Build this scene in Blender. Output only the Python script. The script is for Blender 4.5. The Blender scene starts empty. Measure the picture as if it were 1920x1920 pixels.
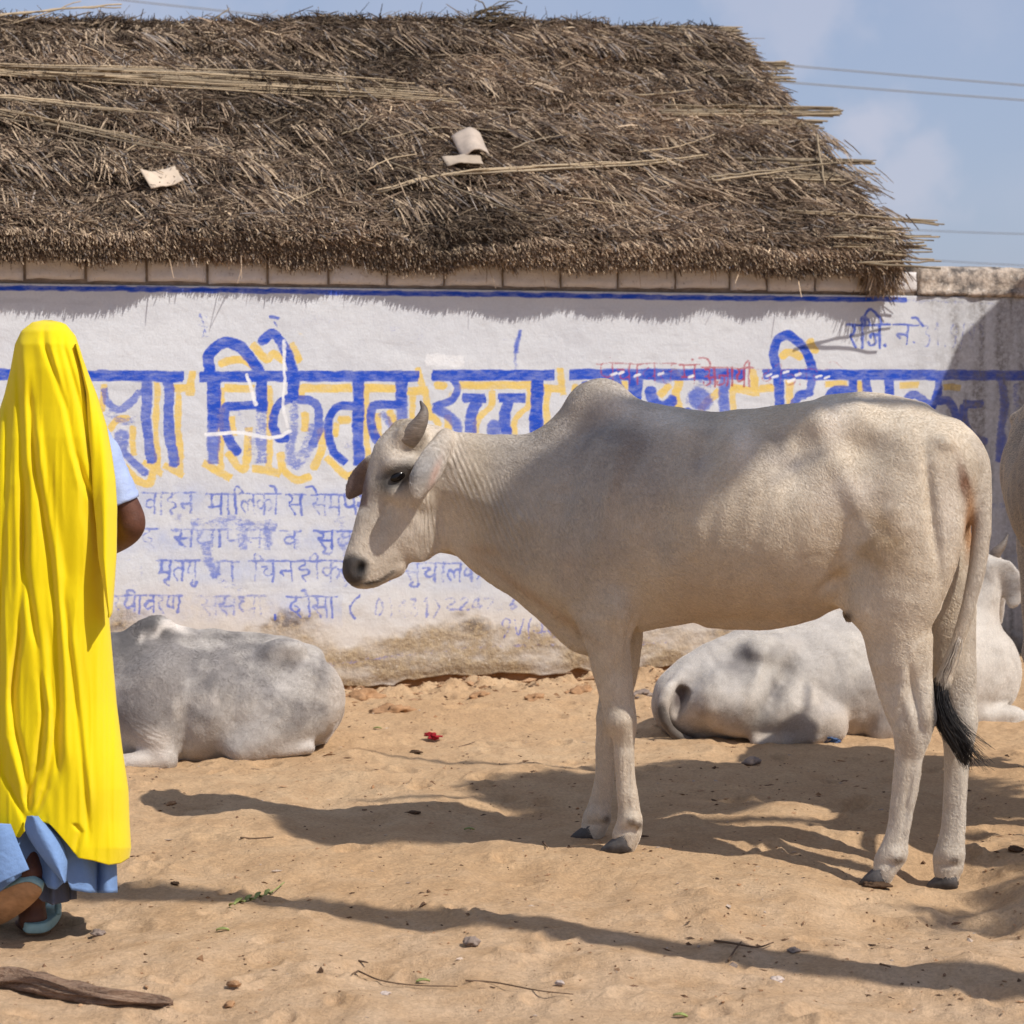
import bpy, math, random
import numpy as np
from mathutils import Vector
R = math.radians
random.seed(7); rng = np.random.default_rng(7)
sc = bpy.context.scene
COL = sc.collection

# ------------------------------------------------------------------ camera
F = 4200.0; CAMZ = 1.45; HOR = 700.0
PITCH = math.atan((960-HOR)/F)
cam_d = bpy.data.cameras.new('camera'); cam = bpy.data.objects.new('camera', cam_d); COL.objects.link(cam)
cam.location = (0, 0, CAMZ); cam.rotation_euler = (R(90)-PITCH, 0, 0)
cam_d.sensor_width = 36; cam_d.lens = 36*F/1920; cam_d.clip_end = 3000
cam_d.dof.use_dof = True; cam_d.dof.focus_distance = 6.7; cam_d.dof.aperture_fstop = 7.1
sc.camera = cam

# ------------------------------------------------------------------ sun + sky
SUN_AZ = R(58); SUN_EL = R(51)          # azimuth: to the right of straight behind the camera
TOSUN = Vector((math.sin(SUN_AZ)*math.cos(SUN_EL), -math.cos(SUN_AZ)*math.cos(SUN_EL), math.sin(SUN_EL)))
sl = bpy.data.lights.new('sun', 'SUN'); so = bpy.data.objects.new('sun', sl); COL.objects.link(so)
sl.energy = 4.75; sl.angle = R(0.55); sl.color = (1.0, 0.945, 0.87)
so.rotation_euler = TOSUN.to_track_quat('Z', 'Y').to_euler()
w = bpy.data.worlds.new('World'); sc.world = w; w.use_nodes = True
wt = w.node_tree; wt.nodes.clear()
def nd(nt, typ, **kw):
    n = nt.nodes.new(typ)
    for k, v in kw.items():
        if k.startswith('i_'):
            key = k[2:]
            key = int(key) if key.isdigit() else key.replace('_', ' ')
            n.inputs[key].default_value = v
        else: setattr(n, k, v)
    return n
sky = nd(wt, 'ShaderNodeTexSky', sky_type='NISHITA', sun_disc=False, sun_elevation=SUN_EL,
         sun_rotation=math.pi-SUN_AZ, altitude=300, air_density=1.0, dust_density=1.6, ozone_density=2.0)
tint = nd(wt, 'ShaderNodeMix', data_type='RGBA', blend_type='MULTIPLY'); tint.inputs[0].default_value = 1
tint.inputs[7].default_value = (1.0, 0.95, 1.03, 1)
wt.links.new(sky.outputs[0], tint.inputs[6])
tc = nd(wt, 'ShaderNodeTexCoord')
mp = nd(wt, 'ShaderNodeMapping'); mp.inputs['Scale'].default_value = (1, 1, 1.6); mp.inputs['Location'].default_value = (0.37, 0.1, 0.02)
wt.links.new(tc.outputs['Generated'], mp.inputs['Vector'])
cn = nd(wt, 'ShaderNodeTexNoise', i_Scale=7.5, i_Detail=5.0, i_Roughness=0.5)
wt.links.new(mp.outputs[0], cn.inputs['Vector'])
cr = nd(wt, 'ShaderNodeValToRGB'); cr.color_ramp.elements[0].position = 0.50; cr.color_ramp.elements[1].position = 0.72
cr.color_ramp.elements[1].color = (0.55, 0.55, 0.55, 1)
wt.links.new(cn.outputs['Fac'], cr.inputs[0])
cm = nd(wt, 'ShaderNodeMix', data_type='RGBA'); cm.inputs[7].default_value = (6.6, 6.5, 7.5, 1)
CLOUDF = cr.outputs[0]; hz = nd(wt, 'ShaderNodeMix', data_type='RGBA'); hz.inputs[0].default_value = .55; hz.inputs[7].default_value = (4.7, 5.6, 7.7, 1)
wt.links.new(tint.outputs[2], hz.inputs[6]); wt.links.new(hz.outputs[2], cm.inputs[6])
# a few soft clouds at fixed bearings in the sky
def wmath(op, a, b):
    n = nd(wt, 'ShaderNodeMath', operation=op)
    for i_, x in enumerate((a, b)):
        if isinstance(x, bpy.types.NodeSocket): wt.links.new(x, n.inputs[i_])
        else: n.inputs[i_].default_value = x
    return n.outputs[0]
wn = nd(wt, 'ShaderNodeTexNoise', i_Scale=26.0, i_Detail=5.0, i_Roughness=0.55); wt.links.new(tc.outputs['Generated'], wn.inputs['Vector'])
cf = wmath('MULTIPLY', CLOUDF, .35)
for az_, el_, r_, k_ in ((8.9, 6.0, .022, .75), (9.9, 5.0, .020, .6), (9.4, 4.5, .026, .5), (7.6, 9.0, .030, .5), (6.2, 9.6, .030, .45), (11.5, 9.8, .03, .2), (-9, 12, .06, .4), (-20, 10, .06, .5), (25, 8, .06, .5), (30, 14, .07, .5)):
    dv = nd(wt, 'ShaderNodeVectorMath', operation='DISTANCE'); wt.links.new(tc.outputs['Generated'], dv.inputs[0])
    dv.inputs[1].default_value = (math.sin(R(az_))*math.cos(R(el_)), math.cos(R(az_))*math.cos(R(el_)), math.sin(R(el_)))
    q_ = wmath('SUBTRACT', 1.25, wmath('DIVIDE', dv.outputs['Value'], r_)); q_ = wmath('ADD', q_, wmath('MULTIPLY', wmath('SUBTRACT', wn.outputs['Fac'], .5), 3.2))
    ss_n = nd(wt, 'ShaderNodeMapRange', interpolation_type='SMOOTHSTEP'); wt.links.new(q_, ss_n.inputs[0]); ss_n.inputs[1].default_value = 0; ss_n.inputs[2].default_value = 1.1; ss_n.inputs[4].default_value = k_*.72
    cf = wmath('MAXIMUM', cf, ss_n.outputs[0])
wt.links.new(cf, cm.inputs[0])
bg = nd(wt, 'ShaderNodeBackground', i_Strength=0.096); wo = nd(wt, 'ShaderNodeOutputWorld')
wt.links.new(cm.outputs[2], bg.inputs[0]); wt.links.new(bg.outputs[0], wo.inputs[0])
sc.view_settings.view_transform = 'Standard'; sc.view_settings.look = 'None'
sc.view_settings.exposure = 0.0; sc.view_settings.gamma = 1.0

# ------------------------------------------------------------------ photo pixel <-> world helpers (measuring only)
CP, SP = math.cos(PITCH), math.sin(PITCH)
FWD = np.array([0, CP, -SP]); UPV = np.array([0, SP, CP]); RT = np.array([1.0, 0, 0]); CAM = np.array([0, 0, CAMZ])
def ray(u, v): return FWD + RT*((u-960)/F) + UPV*((960-v)/F)
def at_y(u, v, y):
    r = ray(u, v); return CAM + r*(y/r[1])
def on_plane(u, v, p0, n):
    r = ray(u, v); return CAM + r*(np.dot(np.array(p0)-CAM, n)/np.dot(r, n))
def at_z(u, v, z=0.0):
    r = ray(u, v); return CAM + r*((z-CAMZ)/r[2])
def proj(P):
    d = P - CAM; dep = d@FWD
    return 960 + F*(d@RT)/dep, 960 - F*(d@UPV)/dep

# ------------------------------------------------------------------ numpy noise
_lat = rng.random((64, 64, 64)).astype(np.float32)*2-1
def vnoise(x, y, z=None):
    if z is None: z = np.zeros_like(x)
    xi = np.floor(x).astype(np.int64); yi = np.floor(y).astype(np.int64); zi = np.floor(z).astype(np.int64)
    fx, fy, fz = x-xi, y-yi, z-zi
    fx = fx*fx*(3-2*fx); fy = fy*fy*(3-2*fy); fz = fz*fz*(3-2*fz)
    a, b, c = xi & 63, yi & 63, zi & 63
    a1, b1, c1 = (xi+1) & 63, (yi+1) & 63, (zi+1) & 63
    L = _lat
    x00 = L[a, b, c]*(1-fx)+L[a1, b, c]*fx; x10 = L[a, b1, c]*(1-fx)+L[a1, b1, c]*fx
    x01 = L[a, b, c1]*(1-fx)+L[a1, b, c1]*fx; x11 = L[a, b1, c1]*(1-fx)+L[a1, b1, c1]*fx
    y0 = x00*(1-fy)+x10*fy; y1 = x01*(1-fy)+x11*fy
    return y0*(1-fz)+y1*fz
def fbm(x, y, z=None, octv=4, gain=0.5):
    s = 0; a = 1; k = 1
    for i in range(octv):
        s = s + a*vnoise(x*k+i*17.3, y*k+i*9.1, None if z is None else z*k+i*5.7); a *= gain; k *= 2.03
    return s
def sstep(a, b, x):
    t = np.clip((x-a)/(b-a), 0, 1); return t*t*(3-2*t)

# ------------------------------------------------------------------ object helpers
def link_np(name, V, Fc, mat, parent=None, smooth=True, attrs=None, colors=None):
    """mesh object from numpy verts and one or more face arrays (n x 3 or n x 4)"""
    if isinstance(Fc, np.ndarray): Fc = [Fc]
    Fc = [f for f in Fc if len(f)]
    me = bpy.data.meshes.new(name)
    V = np.asarray(V, np.float32)
    off = np.zeros(3)
    me.vertices.add(len(V)); me.vertices.foreach_set('co', V.ravel())
    idx = np.concatenate([f.ravel() for f in Fc]).astype(np.int32)
    tot = np.concatenate([np.full(len(f), f.shape[1], np.int32) for f in Fc])
    me.loops.add(len(idx)); me.loops.foreach_set('vertex_index', idx)
    me.polygons.add(len(tot)); me.polygons.foreach_set('loop_start', np.concatenate([[0], np.cumsum(tot)[:-1]]).astype(np.int32))
    try: me.polygons.foreach_set('loop_total', tot)
    except Exception: pass
    me.polygons.foreach_set('use_smooth', np.full(len(tot), smooth, bool))
    me.update(calc_edges=True)
    for k, a in (attrs or {}).items():
        at = me.attributes.new(k, 'FLOAT', 'POINT'); at.data.foreach_set('value', np.asarray(a, np.float32).ravel())
    for k, a in (colors or {}).items():
        a = np.asarray(a, np.float32)
        if a.shape[1] == 3: a = np.concatenate([a, np.ones((len(a), 1), np.float32)], 1)
        at = me.attributes.new(k, 'FLOAT_COLOR', 'POINT'); at.data.foreach_set('color', a.ravel())
    me.materials.append(mat)
    o = bpy.data.objects.new(name, me); COL.objects.link(o)
    if parent: o.parent = parent; o.matrix_parent_inverse = parent.matrix_world.inverted()
    return o
def thing(name, label, cat, loc=(0, 0, 0), group=None):
    o = bpy.data.objects.new(name, None); COL.objects.link(o); o.location = loc; o.empty_display_size = 0.1
    o['label'] = label; o['category'] = cat
    if group: o['group'] = group
    bpy.context.view_layer.update()
    return o
def tag(o, label, cat, group=None):
    o['label'] = label; o['category'] = cat
    if group: o['group'] = group
    return o
def recentre(o, p):
    """put the origin of a single-mesh thing at p without moving it"""
    p = np.asarray(p, float)
    o.data.transform(__import__('mathutils').Matrix.Translation(Vector(-p))); o.location = Vector(p); return o
def box(x0, x1, y0, y1, z0, z1):
    V = np.array([[x, y, z] for x in (x0, x1) for y in (y0, y1) for z in (z0, z1)], float)
    Fq = np.array([[0, 1, 3, 2], [4, 6, 7, 5], [0, 4, 5, 1], [2, 3, 7, 6], [0, 2, 6, 4], [1, 5, 7, 3]])
    return V, Fq
def merge(parts):
    Vs, Fs, n = [], {}, 0
    for V, Fq in parts:
        for f in (Fq if isinstance(Fq, list) else [Fq]):
            Fs.setdefault(f.shape[1], []).append(f+n)
        Vs.append(V); n += len(V)
    return np.concatenate(Vs), [np.concatenate(x) for x in Fs.values()]
def catmull(P, n):
    P = np.asarray(P, float)
    if len(P) < 3:
        t = np.linspace(0, 1, n)[:, None]; return P[0]*(1-t)+P[-1]*t
    Q = np.vstack([2*P[0]-P[1], P, 2*P[-1]-P[-2]]); out = []
    ts = np.linspace(0, len(P)-1-1e-9, n)
    for t in ts:
        i = int(t); f = t-i; a, b, c, d = Q[i], Q[i+1], Q[i+2], Q[i+3]
        out.append(0.5*((2*b)+(-a+c)*f+(2*a-5*b+4*c-d)*f*f+(-a+3*b-3*c+d)*f**3))
    return np.array(out)
def tube(path, rad, k=8, cap=True):
    path = np.asarray(path, float); n = len(path); rad = np.broadcast_to(np.asarray(rad, float), (n,))
    T = np.gradient(path, axis=0); T /= np.linalg.norm(T, axis=1)[:, None]+1e-12
    ref = np.array([0.0, 0, 1]) if abs(T[0][2]) < 0.9 else np.array([1.0, 0, 0])
    V = []
    a = np.arange(k)*2*math.pi/k
    for i in range(n):
        A = np.cross(T[i], ref); A /= np.linalg.norm(A); B = np.cross(A, T[i]); ref = B
        V.append(path[i]+rad[i]*(np.cos(a)[:, None]*A+np.sin(a)[:, None]*B))
    V = np.concatenate(V); i = np.arange(n-1)[:, None]*k; j = np.arange(k)[None]; j1 = (j+1) % k
    Fq = np.stack([i+j, i+j1, i+k+j1, i+k+j], -1).reshape(-1, 4)
    if not cap: return V, [Fq]
    V = np.vstack([V, path[0], path[-1]]); c0 = len(V)-2; j = np.arange(k); j1 = (j+1) % k
    Ft = np.vstack([np.stack([np.full(k, c0), j1, j], -1), np.stack([np.full(k, c0+1), (n-1)*k+j, (n-1)*k+j1], -1)])
    return V, [Fq, Ft]
def grid_faces(nr, nc):
    i = np.arange(nr-1)[:, None]*nc; j = np.arange(nc-1)[None]
    return np.stack([i+j, i+j+1, i+nc+j+1, i+nc+j], -1).reshape(-1, 4)

# ------------------------------------------------------------------ material helpers
def new_mat(name):
    m = bpy.data.materials.new(name); m.use_nodes = True; nt = m.node_tree; nt.nodes.clear()
    out = nd(nt, 'ShaderNodeOutputMaterial'); p = nd(nt, 'ShaderNodeBsdfPrincipled'); nt.links.new(p.outputs[0], out.inputs[0])
    return m, nt, p
def mixc(nt, fac, a, b, blend='MIX'):
    n = nd(nt, 'ShaderNodeMix', data_type='RGBA', blend_type=blend)
    for s, x in ((0, fac), (6, a), (7, b)):
        if hasattr(x, 'links') or isinstance(x, bpy.types.NodeSocket): nt.links.new(x, n.inputs[s])
        else: n.inputs[s].default_value = x if s == 0 else (*x, 1)[:4]
    return n.outputs[2]
def mth(nt, op, a, b=0.0, c=None, clamp=False):
    n = nd(nt, 'ShaderNodeMath', operation=op); n.use_clamp = clamp
    for s, x in ((0, a), (1, b), (2, c)):
        if x is None: continue
        if isinstance(x, bpy.types.NodeSocket): nt.links.new(x, n.inputs[s])
        else: n.inputs[s].default_value = x
    return n.outputs[0]
def mrange(nt, x, a, b, c=0.0, d=1.0):
    n = nd(nt, 'ShaderNodeMapRange'); nt.links.new(x, n.inputs[0])
    for i, q in zip((1, 2, 3, 4), (a, b, c, d)): n.inputs[i].default_value = q
    return n.outputs[0]
def attr(nt, name, out='Fac'): return nd(nt, 'ShaderNodeAttribute', attribute_name=name).outputs[out]
def noise(nt, scale, detail=4.0, rough=0.55, stretch=None, coord=None, dist=0.0):
    n = nd(nt, 'ShaderNodeTexNoise', i_Scale=scale, i_Detail=detail, i_Roughness=rough, i_Distortion=dist)
    if coord is None:
        coord = nd(nt, 'ShaderNodeTexCoord').outputs['Object']
    if stretch:
        m = nd(nt, 'ShaderNodeMapping'); m.inputs['Scale'].default_value = stretch
        nt.links.new(coord, m.inputs[0]); coord = m.outputs[0]
    nt.links.new(coord, n.inputs['Vector']); return n.outputs['Fac']
def bump(nt, p, h, dist, strength=1.0, prev=None):
    b = nd(nt, 'ShaderNodeBump', i_Strength=strength, i_Distance=dist); nt.links.new(h, b.inputs['Height'])
    if prev is not None: nt.links.new(prev, b.inputs['Normal'])
    nt.links.new(b.outputs[0], p.inputs['Normal']); return b.outputs[0]
def flat_mat(name, col, rough=0.7, var=0.25, vscale=30, bs=0.002, bscale=120, spec=0.3):
    m, nt, p = new_mat(name)
    n = noise(nt, vscale, 5)
    f = mrange(nt, n, 0.3, 0.7, 1-var, 1+var)
    c = mixc(nt, 1.0, col, f, 'MULTIPLY')
    nt.links.new(c, p.inputs['Base Color']); p.inputs['Roughness'].default_value = rough
    p.inputs['Specular IOR Level'].default_value = spec
    bump(nt, p, noise(nt, bscale, 4), bs, 0.8)
    return m
def attr_mat(name, rough=0.8, spec=0.15, var=0.2, vscale=60, bs=0.0, bscale=200):
    m, nt, p = new_mat(name)
    c = attr(nt, 'Col', 'Color')
    if var: c = mixc(nt, 1.0, c, mrange(nt, noise(nt, vscale, 4), 0.3, 0.7, 1-var, 1+var), 'MULTIPLY')
    nt.links.new(c, p.inputs['Base Color']); p.inputs['Roughness'].default_value = rough
    p.inputs['Specular IOR Level'].default_value = spec
    if bs: bump(nt, p, noise(nt, bscale, 4), bs)
    return m

# ------------------------------------------------------------------ wall frame
WA = R(20.7); W0 = np.array([-0.8, 10.5, 0.0])
WD = np.array([math.cos(WA), math.sin(WA), 0.0]); WN = np.array([math.sin(WA), -math.cos(WA), 0.0])
def wpt(s, z, off=0.0):
    s, z, off = np.broadcast_arrays(np.asarray(s, float), np.asarray(z, float), np.asarray(off, float))
    return W0 + s[..., None]*WD + off[..., None]*WN + z[..., None]*np.array([0, 0, 1.0])
def wall_s(u, v, off=0.0):
    P = on_plane(u, v, W0+WN*off, WN); return float((P-W0)@WD), float(P[2])

# ------------------------------------------------------------------ standing cow reference plane
CY = R(15); H_DIR = np.array([-math.cos(CY), math.sin(CY), 0]); L_DIR = np.array([math.sin(CY), math.cos(CY), 0])
A0 = at_y(1400, 1400, 6.72)
def cpt(u, v, lat=0.0): return on_plane(u, v, A0+L_DIR*lat, L_DIR)
HOOF = [cpt(1157, 1597, -.12), cpt(1098, 1571, .12), cpt(1642, 1660, -.14), cpt(1766, 1667, .05)]
GFIX = [(p[0], p[1], p[2]+0.005, 0.22) for p in HOOF]
GFIX += [(p[0]-.03, p[1]-d_, p[2]-.004-dz_, 0.2) for p in HOOF[2:] for d_, dz_ in ((.26, .006), (.52, .010))]

# ------------------------------------------------------------------ ground
def ground_z(X, Y, prints=True):
    g = 0.026*fbm(X*1.1+3, Y*1.1, octv=2) + 0.016*fbm(X*3.3, Y*2.6+7, octv=2) + 0.006*fbm(X*9, Y*8, octv=3)
    near = sstep(8.5, 7.2, Y)*sstep(4.6, 5.6, Y)
    r = 1-np.abs(vnoise(X*4.5+40, Y*3.4+9)); g = g + (0.026*near*sstep(-0.6, 0.5, X)+.008)*(r-0.6)
    # eroded bank along the wall foot
    sw = (X-W0[0])*WD[0]+(Y-W0[1])*WD[1]; dn = (X-W0[0])*WN[0]+(Y-W0[1])*WN[1]
    bank = sstep(0.42, 0.0, dn)*(-0.075+0.018*vnoise(sw*2.2, dn*0+3)-.012*sstep(1.2, 3.5, sw)); lump = sstep(0.8, 0.2, dn)*sstep(-.3, 0, dn)
    g = g + bank + lump*(0.055*np.clip(fbm(X*8, Y*7, octv=4), -.6, 1))
    ks = [np.exp(-(((X-x)**2+(Y-y)**2)/rr**2)) for x, y, z, rr in GFIX]; km = np.maximum.reduce(ks)
    zt = sum(k**3*f[2] for k, f in zip(ks, GFIX))/(sum(k**3 for k in ks)+1e-30); km = np.clip(km*1.25, 0, 1); g = np.where(km > 1e-4, g*(1-km)+zt*km, g)
    return g
def axis(lo, hi, step, far, n):
    core = np.arange(lo, hi, step); ext = np.geomspace(step*2, far, n)
    return np.concatenate([lo-ext[::-1], core, hi+ext])
gx = axis(-2.75, 3.1, 0.0085, 400, 40); gy = axis(4.55, 11.6, 0.0105, 400, 40)
GX, GY = np.meshgrid(gx, gy); GZ = ground_z(GX, GY)
PR = []
for i in range(520):
    x = rng.uniform(-2.6, 3.0); y = 4.8+6.2*rng.random()**1.2
    if any((x-a)**2+(y-b)**2 < .21**2 for a, b, _, _ in GFIX): continue
    PR.append((x, y, rng.uniform(.035, .085), rng.uniform(.5, 1.0)*rng.choice([.5, 1, 1.0]), rng.uniform(0, 6.28), rng.uniform(.55, 1)))
def print_delta(X, Y, pr):
    x, y, r, d, a, e = pr
    c, s = math.cos(a), math.sin(a); p = ((X-x)*c+(Y-y)*s)/r; q = (-(X-x)*s+(Y-y)*c)/(r*e)
    t = np.sqrt(p*p+q*q)
    return d*(-0.016*np.exp(-(t/.8)**4)+0.009*np.exp(-((t-1.15)/.28)**2)*(1+.6*p))
for pr in PR:
    ix0, ix1 = np.searchsorted(gx, [pr[0]-pr[2]*2.2, pr[0]+pr[2]*2.2]); iy0, iy1 = np.searchsorted(gy, [pr[1]-pr[2]*2.2, pr[1]+pr[2]*2.2])
    GZ[iy0:iy1, ix0:ix1] += print_delta(GX[iy0:iy1, ix0:ix1], GY[iy0:iy1, ix0:ix1], pr)
fade = sstep(60, 15, np.abs(GX))*sstep(70, 20, np.abs(GY-7)); GZ = GZ*fade
GZ += 0.0028*fbm(GX*34, GY*30, octv=2)*fade
def gz_at(x, y):
    i = int(np.clip(np.searchsorted(gx, x), 1, len(gx)-1)); j = int(np.clip(np.searchsorted(gy, y), 1, len(gy)-1))
    return float(GZ[j, i])
m, nt, p = new_mat('sandy_soil')
big = noise(nt, 0.9, 4); mid = noise(nt, 6, 6, .6); fine = noise(nt, 90, 5, .65)
c = mixc(nt, mrange(nt, big, .3, .7), (.53, .345, .19), (.58, .41, .25))
yy = nd(nt, 'ShaderNodeSeparateXYZ'); nt.links.new(nd(nt, 'ShaderNodeTexCoord').outputs['Object'], yy.inputs[0])
c = mixc(nt, mth(nt, 'MULTIPLY', mrange(nt, mth(nt, 'ADD', yy.outputs[1], mth(nt, 'MULTIPLY', mid, 1.6)), 7.4, 6.2), .8), c, (.585, .415, .27))
c = mixc(nt, mrange(nt, mid, .35, .75), c, (.47, .30, .165))
dk = mth(nt, 'MULTIPLY', mrange(nt, noise(nt, 150, 3, .7), .62, .74), mrange(nt, noise(nt, 3.1, 3), .4, .62))
c = mixc(nt, mth(nt, 'MULTIPLY', dk, .75), c, (.16, .09, .05))
c = mixc(nt, 1.0, c, mrange(nt, fine, .28, .72, .80, 1.2), 'MULTIPLY')
nt.links.new(c, p.inputs['Base Color']); p.inputs['Roughness'].default_value = .95; p.inputs['Specular IOR Level'].default_value = .08
hh = mth(nt, 'ADD', mth(nt, 'MULTIPLY', noise(nt, 45, 6, .65), 1.0), mth(nt, 'MULTIPLY', noise(nt, 210, 4, .75), .6))
bump(nt, p, hh, .012, .9)
V = np.stack([GX, GY, GZ], -1).reshape(-1, 3)
ground = link_np('ground', V, grid_faces(len(gy), len(gx)), m); ground['kind'] = 'structure'

# ------------------------------------------------------------------ painted wall (part of the hut)
hut_base = wpt(1.0, 0.0)
hut = thing('thatched_hut', 'thatched hut with a whitewashed wall carrying blue and yellow painted lettering', 'hut', tuple(hut_base))

STROKES = []   # colour, width px, strength, softness, points
def S(c, wdt, st, *pts, soft=1.6, n=26):
    if wdt > 10: wdt *= 1.2
    STROKES.append((c, wdt, st, soft, catmull(pts, n) if len(pts) > 2 else catmull(pts, 8)))
def L(c, wdt, st, *pts, soft=1.6): STROKES.append((c, wdt, st, soft, np.asarray(pts, float)))
B, Yw, Rd, Wh = 'blue', 'yellow', 'red', 'white'
# border line under the brick course
L(B, 10, 1.0, (-300, 533), (0, 540), (200, 541), (480, 545), (620, 548), (1000, 553), (1240, 558), (1500, 560), (1640, 561), (1700, 562), soft=2)
L(B, 7, .35, (1700, 563), (1860, 568), soft=3)
# headline bars
L(B, 21, .97, (-200, 700), (150, 704), (344, 706)); L(B, 21, .97, (376, 706), (786, 705)); L(B, 21, .97, (812, 704), (1040, 703))
L(B, 21, .95, (1070, 702), (1398, 702)); L(B, 20, .97, (1432, 702), (1760, 703)); L(B, 20, .95, (1760, 703), (1990, 705))
# letters: blue
S(B, 15, .75, (-60, 720), (-62, 860)); S(B, 17, .8, (274, 712), (275, 800), (285, 866)); S(B, 17, .8, (316, 712), (318, 800), (326, 872))
S(B, 13, .6, (195, 728), (203, 756), (225, 768), (247, 752), (262, 735)); S(B, 12, .35, (200, 775), (235, 790), (270, 778))
S(B, 26, .65, (228, 815), (226, 842), soft=5); S(B, 13, .7, (236, 852), (256, 872), (272, 888))
S(B, 18, 1, (393, 697), (391, 672), (403, 652), (425, 642), (447, 649), (469, 671), (485, 697))
S(B, 20, 1, (401, 712), (401, 800)); S(B, 20, .7, (401, 800), (400, 868), soft=4); S(B, 18, .95, (490, 712), (490, 770)); S(B, 19, .55, (490, 770), (490, 868), soft=5)
S(B, 14, .95, (481, 760), (426, 761)); S(B, 15, .9, (424, 760), (419, 786), (428, 824), (447, 850))
S(B, 15, .35, (450, 780), (470, 815), (470, 850), soft=6)
S(B, 16, 1, (491, 640), (500, 629), (512, 626), (528, 643), (541, 674), (549, 697)); S(B, 15, 1, (490, 640), (494, 636))
S(B, 19, 1, (551, 712), (551, 745)); S(B, 14, .95, (545, 747), (521, 760), (512, 792), (522, 820), (538, 822)); S(B, 16, .55, (551, 745), (550, 800), (543, 850), (556, 876), soft=5)
S(B, 14, .8, (560, 748), (580, 750), (594, 763), (597, 800), (586, 836)); S(B, 22, .5, (590, 800), (575, 840), (560, 868), soft=6)
S(B, 18, 1, (672, 712), (672, 800)); S(B, 18, .9, (672, 800), (673, 870), soft=3)
S(B, 13, .95, (664, 762), (637, 761), (619, 780), (614, 811), (625, 846), (648, 868)); S(B, 12, .3, (640, 825), (668, 850), soft=6)
S(B, 18, .95, (753, 712), (753, 760)); S(B, 18, .7, (753, 756), (752, 800), soft=4); S(B, 14, .95, (757, 758), (702, 759)); S(B, 14, .9, (700, 758), (695, 780), (702, 815), (722, 846))
S(B, 12, .55, (715, 775), (735, 800), soft=4)
S(B, 12, .85, (846, 708), (858, 728), (847, 750), (814, 763)); S(B, 16, .75, (814, 766), (838, 778), (854, 794), (858, 815), soft=4)
S(B, 15, .95, (869, 747), (908, 746)); S(B, 19, .85, (894, 752), (884, 778), (881, 815)); S(B, 15, .95, (935, 746), (984, 746)); S(B, 17, .9, (954, 753), (946, 780), (951, 812))
S(B, 24, .75, (928, 798), (926, 815), soft=4); S(B, 20, .98, (1006, 712), (1006, 820))
S(B, 17, .95, (1100, 722), (1080, 760), (1075, 800)); S(B, 18, .95, (1150, 710), (1160, 735), (1150, 790)); S(B, 22, .95, (1191, 710), (1191, 770))
S(B, 24, .6, (1230, 704), (1250, 706), soft=5); S(B, 18, .9, (1219, 730), (1227, 755), (1247, 762), (1262, 750)); S(B, 36, .72, (1305, 745), (1320, 752), soft=9); S(B, 22, .5, (1315, 712), (1330, 716), soft=7)
S(B, 18, .75, (1358, 708), (1358, 780), soft=4); S(B, 16, .8, (1290, 770), (1275, 800))
S(B, 15, 1, (1456, 695), (1450, 662), (1459, 637), (1477, 628), (1498, 642), (1514, 667), (1524, 696)); S(B, 17, .95, (1462, 710), (1462, 780))
S(B, 12, .8, (1524, 700), (1518, 730), (1505, 745)); S(B, 13, .9, (1519, 737), (1498, 742), (1486, 765)); S(B, 15, 1, (1600, 712), (1600, 745)); S(B, 14, .95, (1602, 732), (1566, 732), (1553, 745))
S(B, 14, .9, (1626, 712), (1626, 752)); S(B, 16, .98, (1668, 712), (1668, 775)); S(B, 13, .9, (1699, 752), (1714, 739), (1732, 751), (1744, 768)); S(B, 14, .95, (1759, 712), (1756, 740), (1742, 772))
S(B, 13, .9, (1760, 752), (1779, 752), (1793, 780), (1788, 818)); S(B, 13, .95, (1808, 761), (1808, 787), (1824, 816), (1850, 829)); S(B, 13, .95, (1808, 758), (1842, 757)); S(B, 14, .75, (1878, 715), (1883, 766), (1873, 865), soft=5)
S(B, 14, .4, (1905, 720), (1908, 850), soft=5)
# letters: yellow drop edges
for a in [((205, 805), (218, 788), (240, 783)), ((250, 800), (250, 852)), ((294, 718), (293, 800), (297, 888)), ((336, 724), (335, 800), (338, 888)), ((269, 866), (303, 889)), ((309, 873), (344, 892)),
          ((414, 730), (414, 880)), ((505, 724), (505, 882)), ((567, 724), (567, 746)), ((686, 721), (688, 800), (690, 872)), ((923, 733), (919, 761), (897, 786), (889, 815)), ((992, 730), (990, 761), (966, 786), (966, 815)),
          ((1025, 724), (1025, 800)), ((1051, 690), (1057, 740)), ((1481, 714), (1481, 760)), ((1548, 720), (1587, 720)), ((1171, 714), (1172, 760)), ((1375, 722), (1375, 775)), ((1413, 695), (1417, 740)),
          ((809, 780), (826, 798)), ((773, 730), (773, 800)), ((433, 780), (437, 817)), ((1614, 715), (1614, 750)), ((1690, 722), (1720, 722)), ((1770, 726), (1800, 727)), ((196, 720), (190, 770)),
          ((784, 690), (798, 745), (808, 786)), ((838, 780), (842, 815)), ((1078, 724), (1078, 735))]:
    S(Yw, 11, .9, *a)
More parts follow.
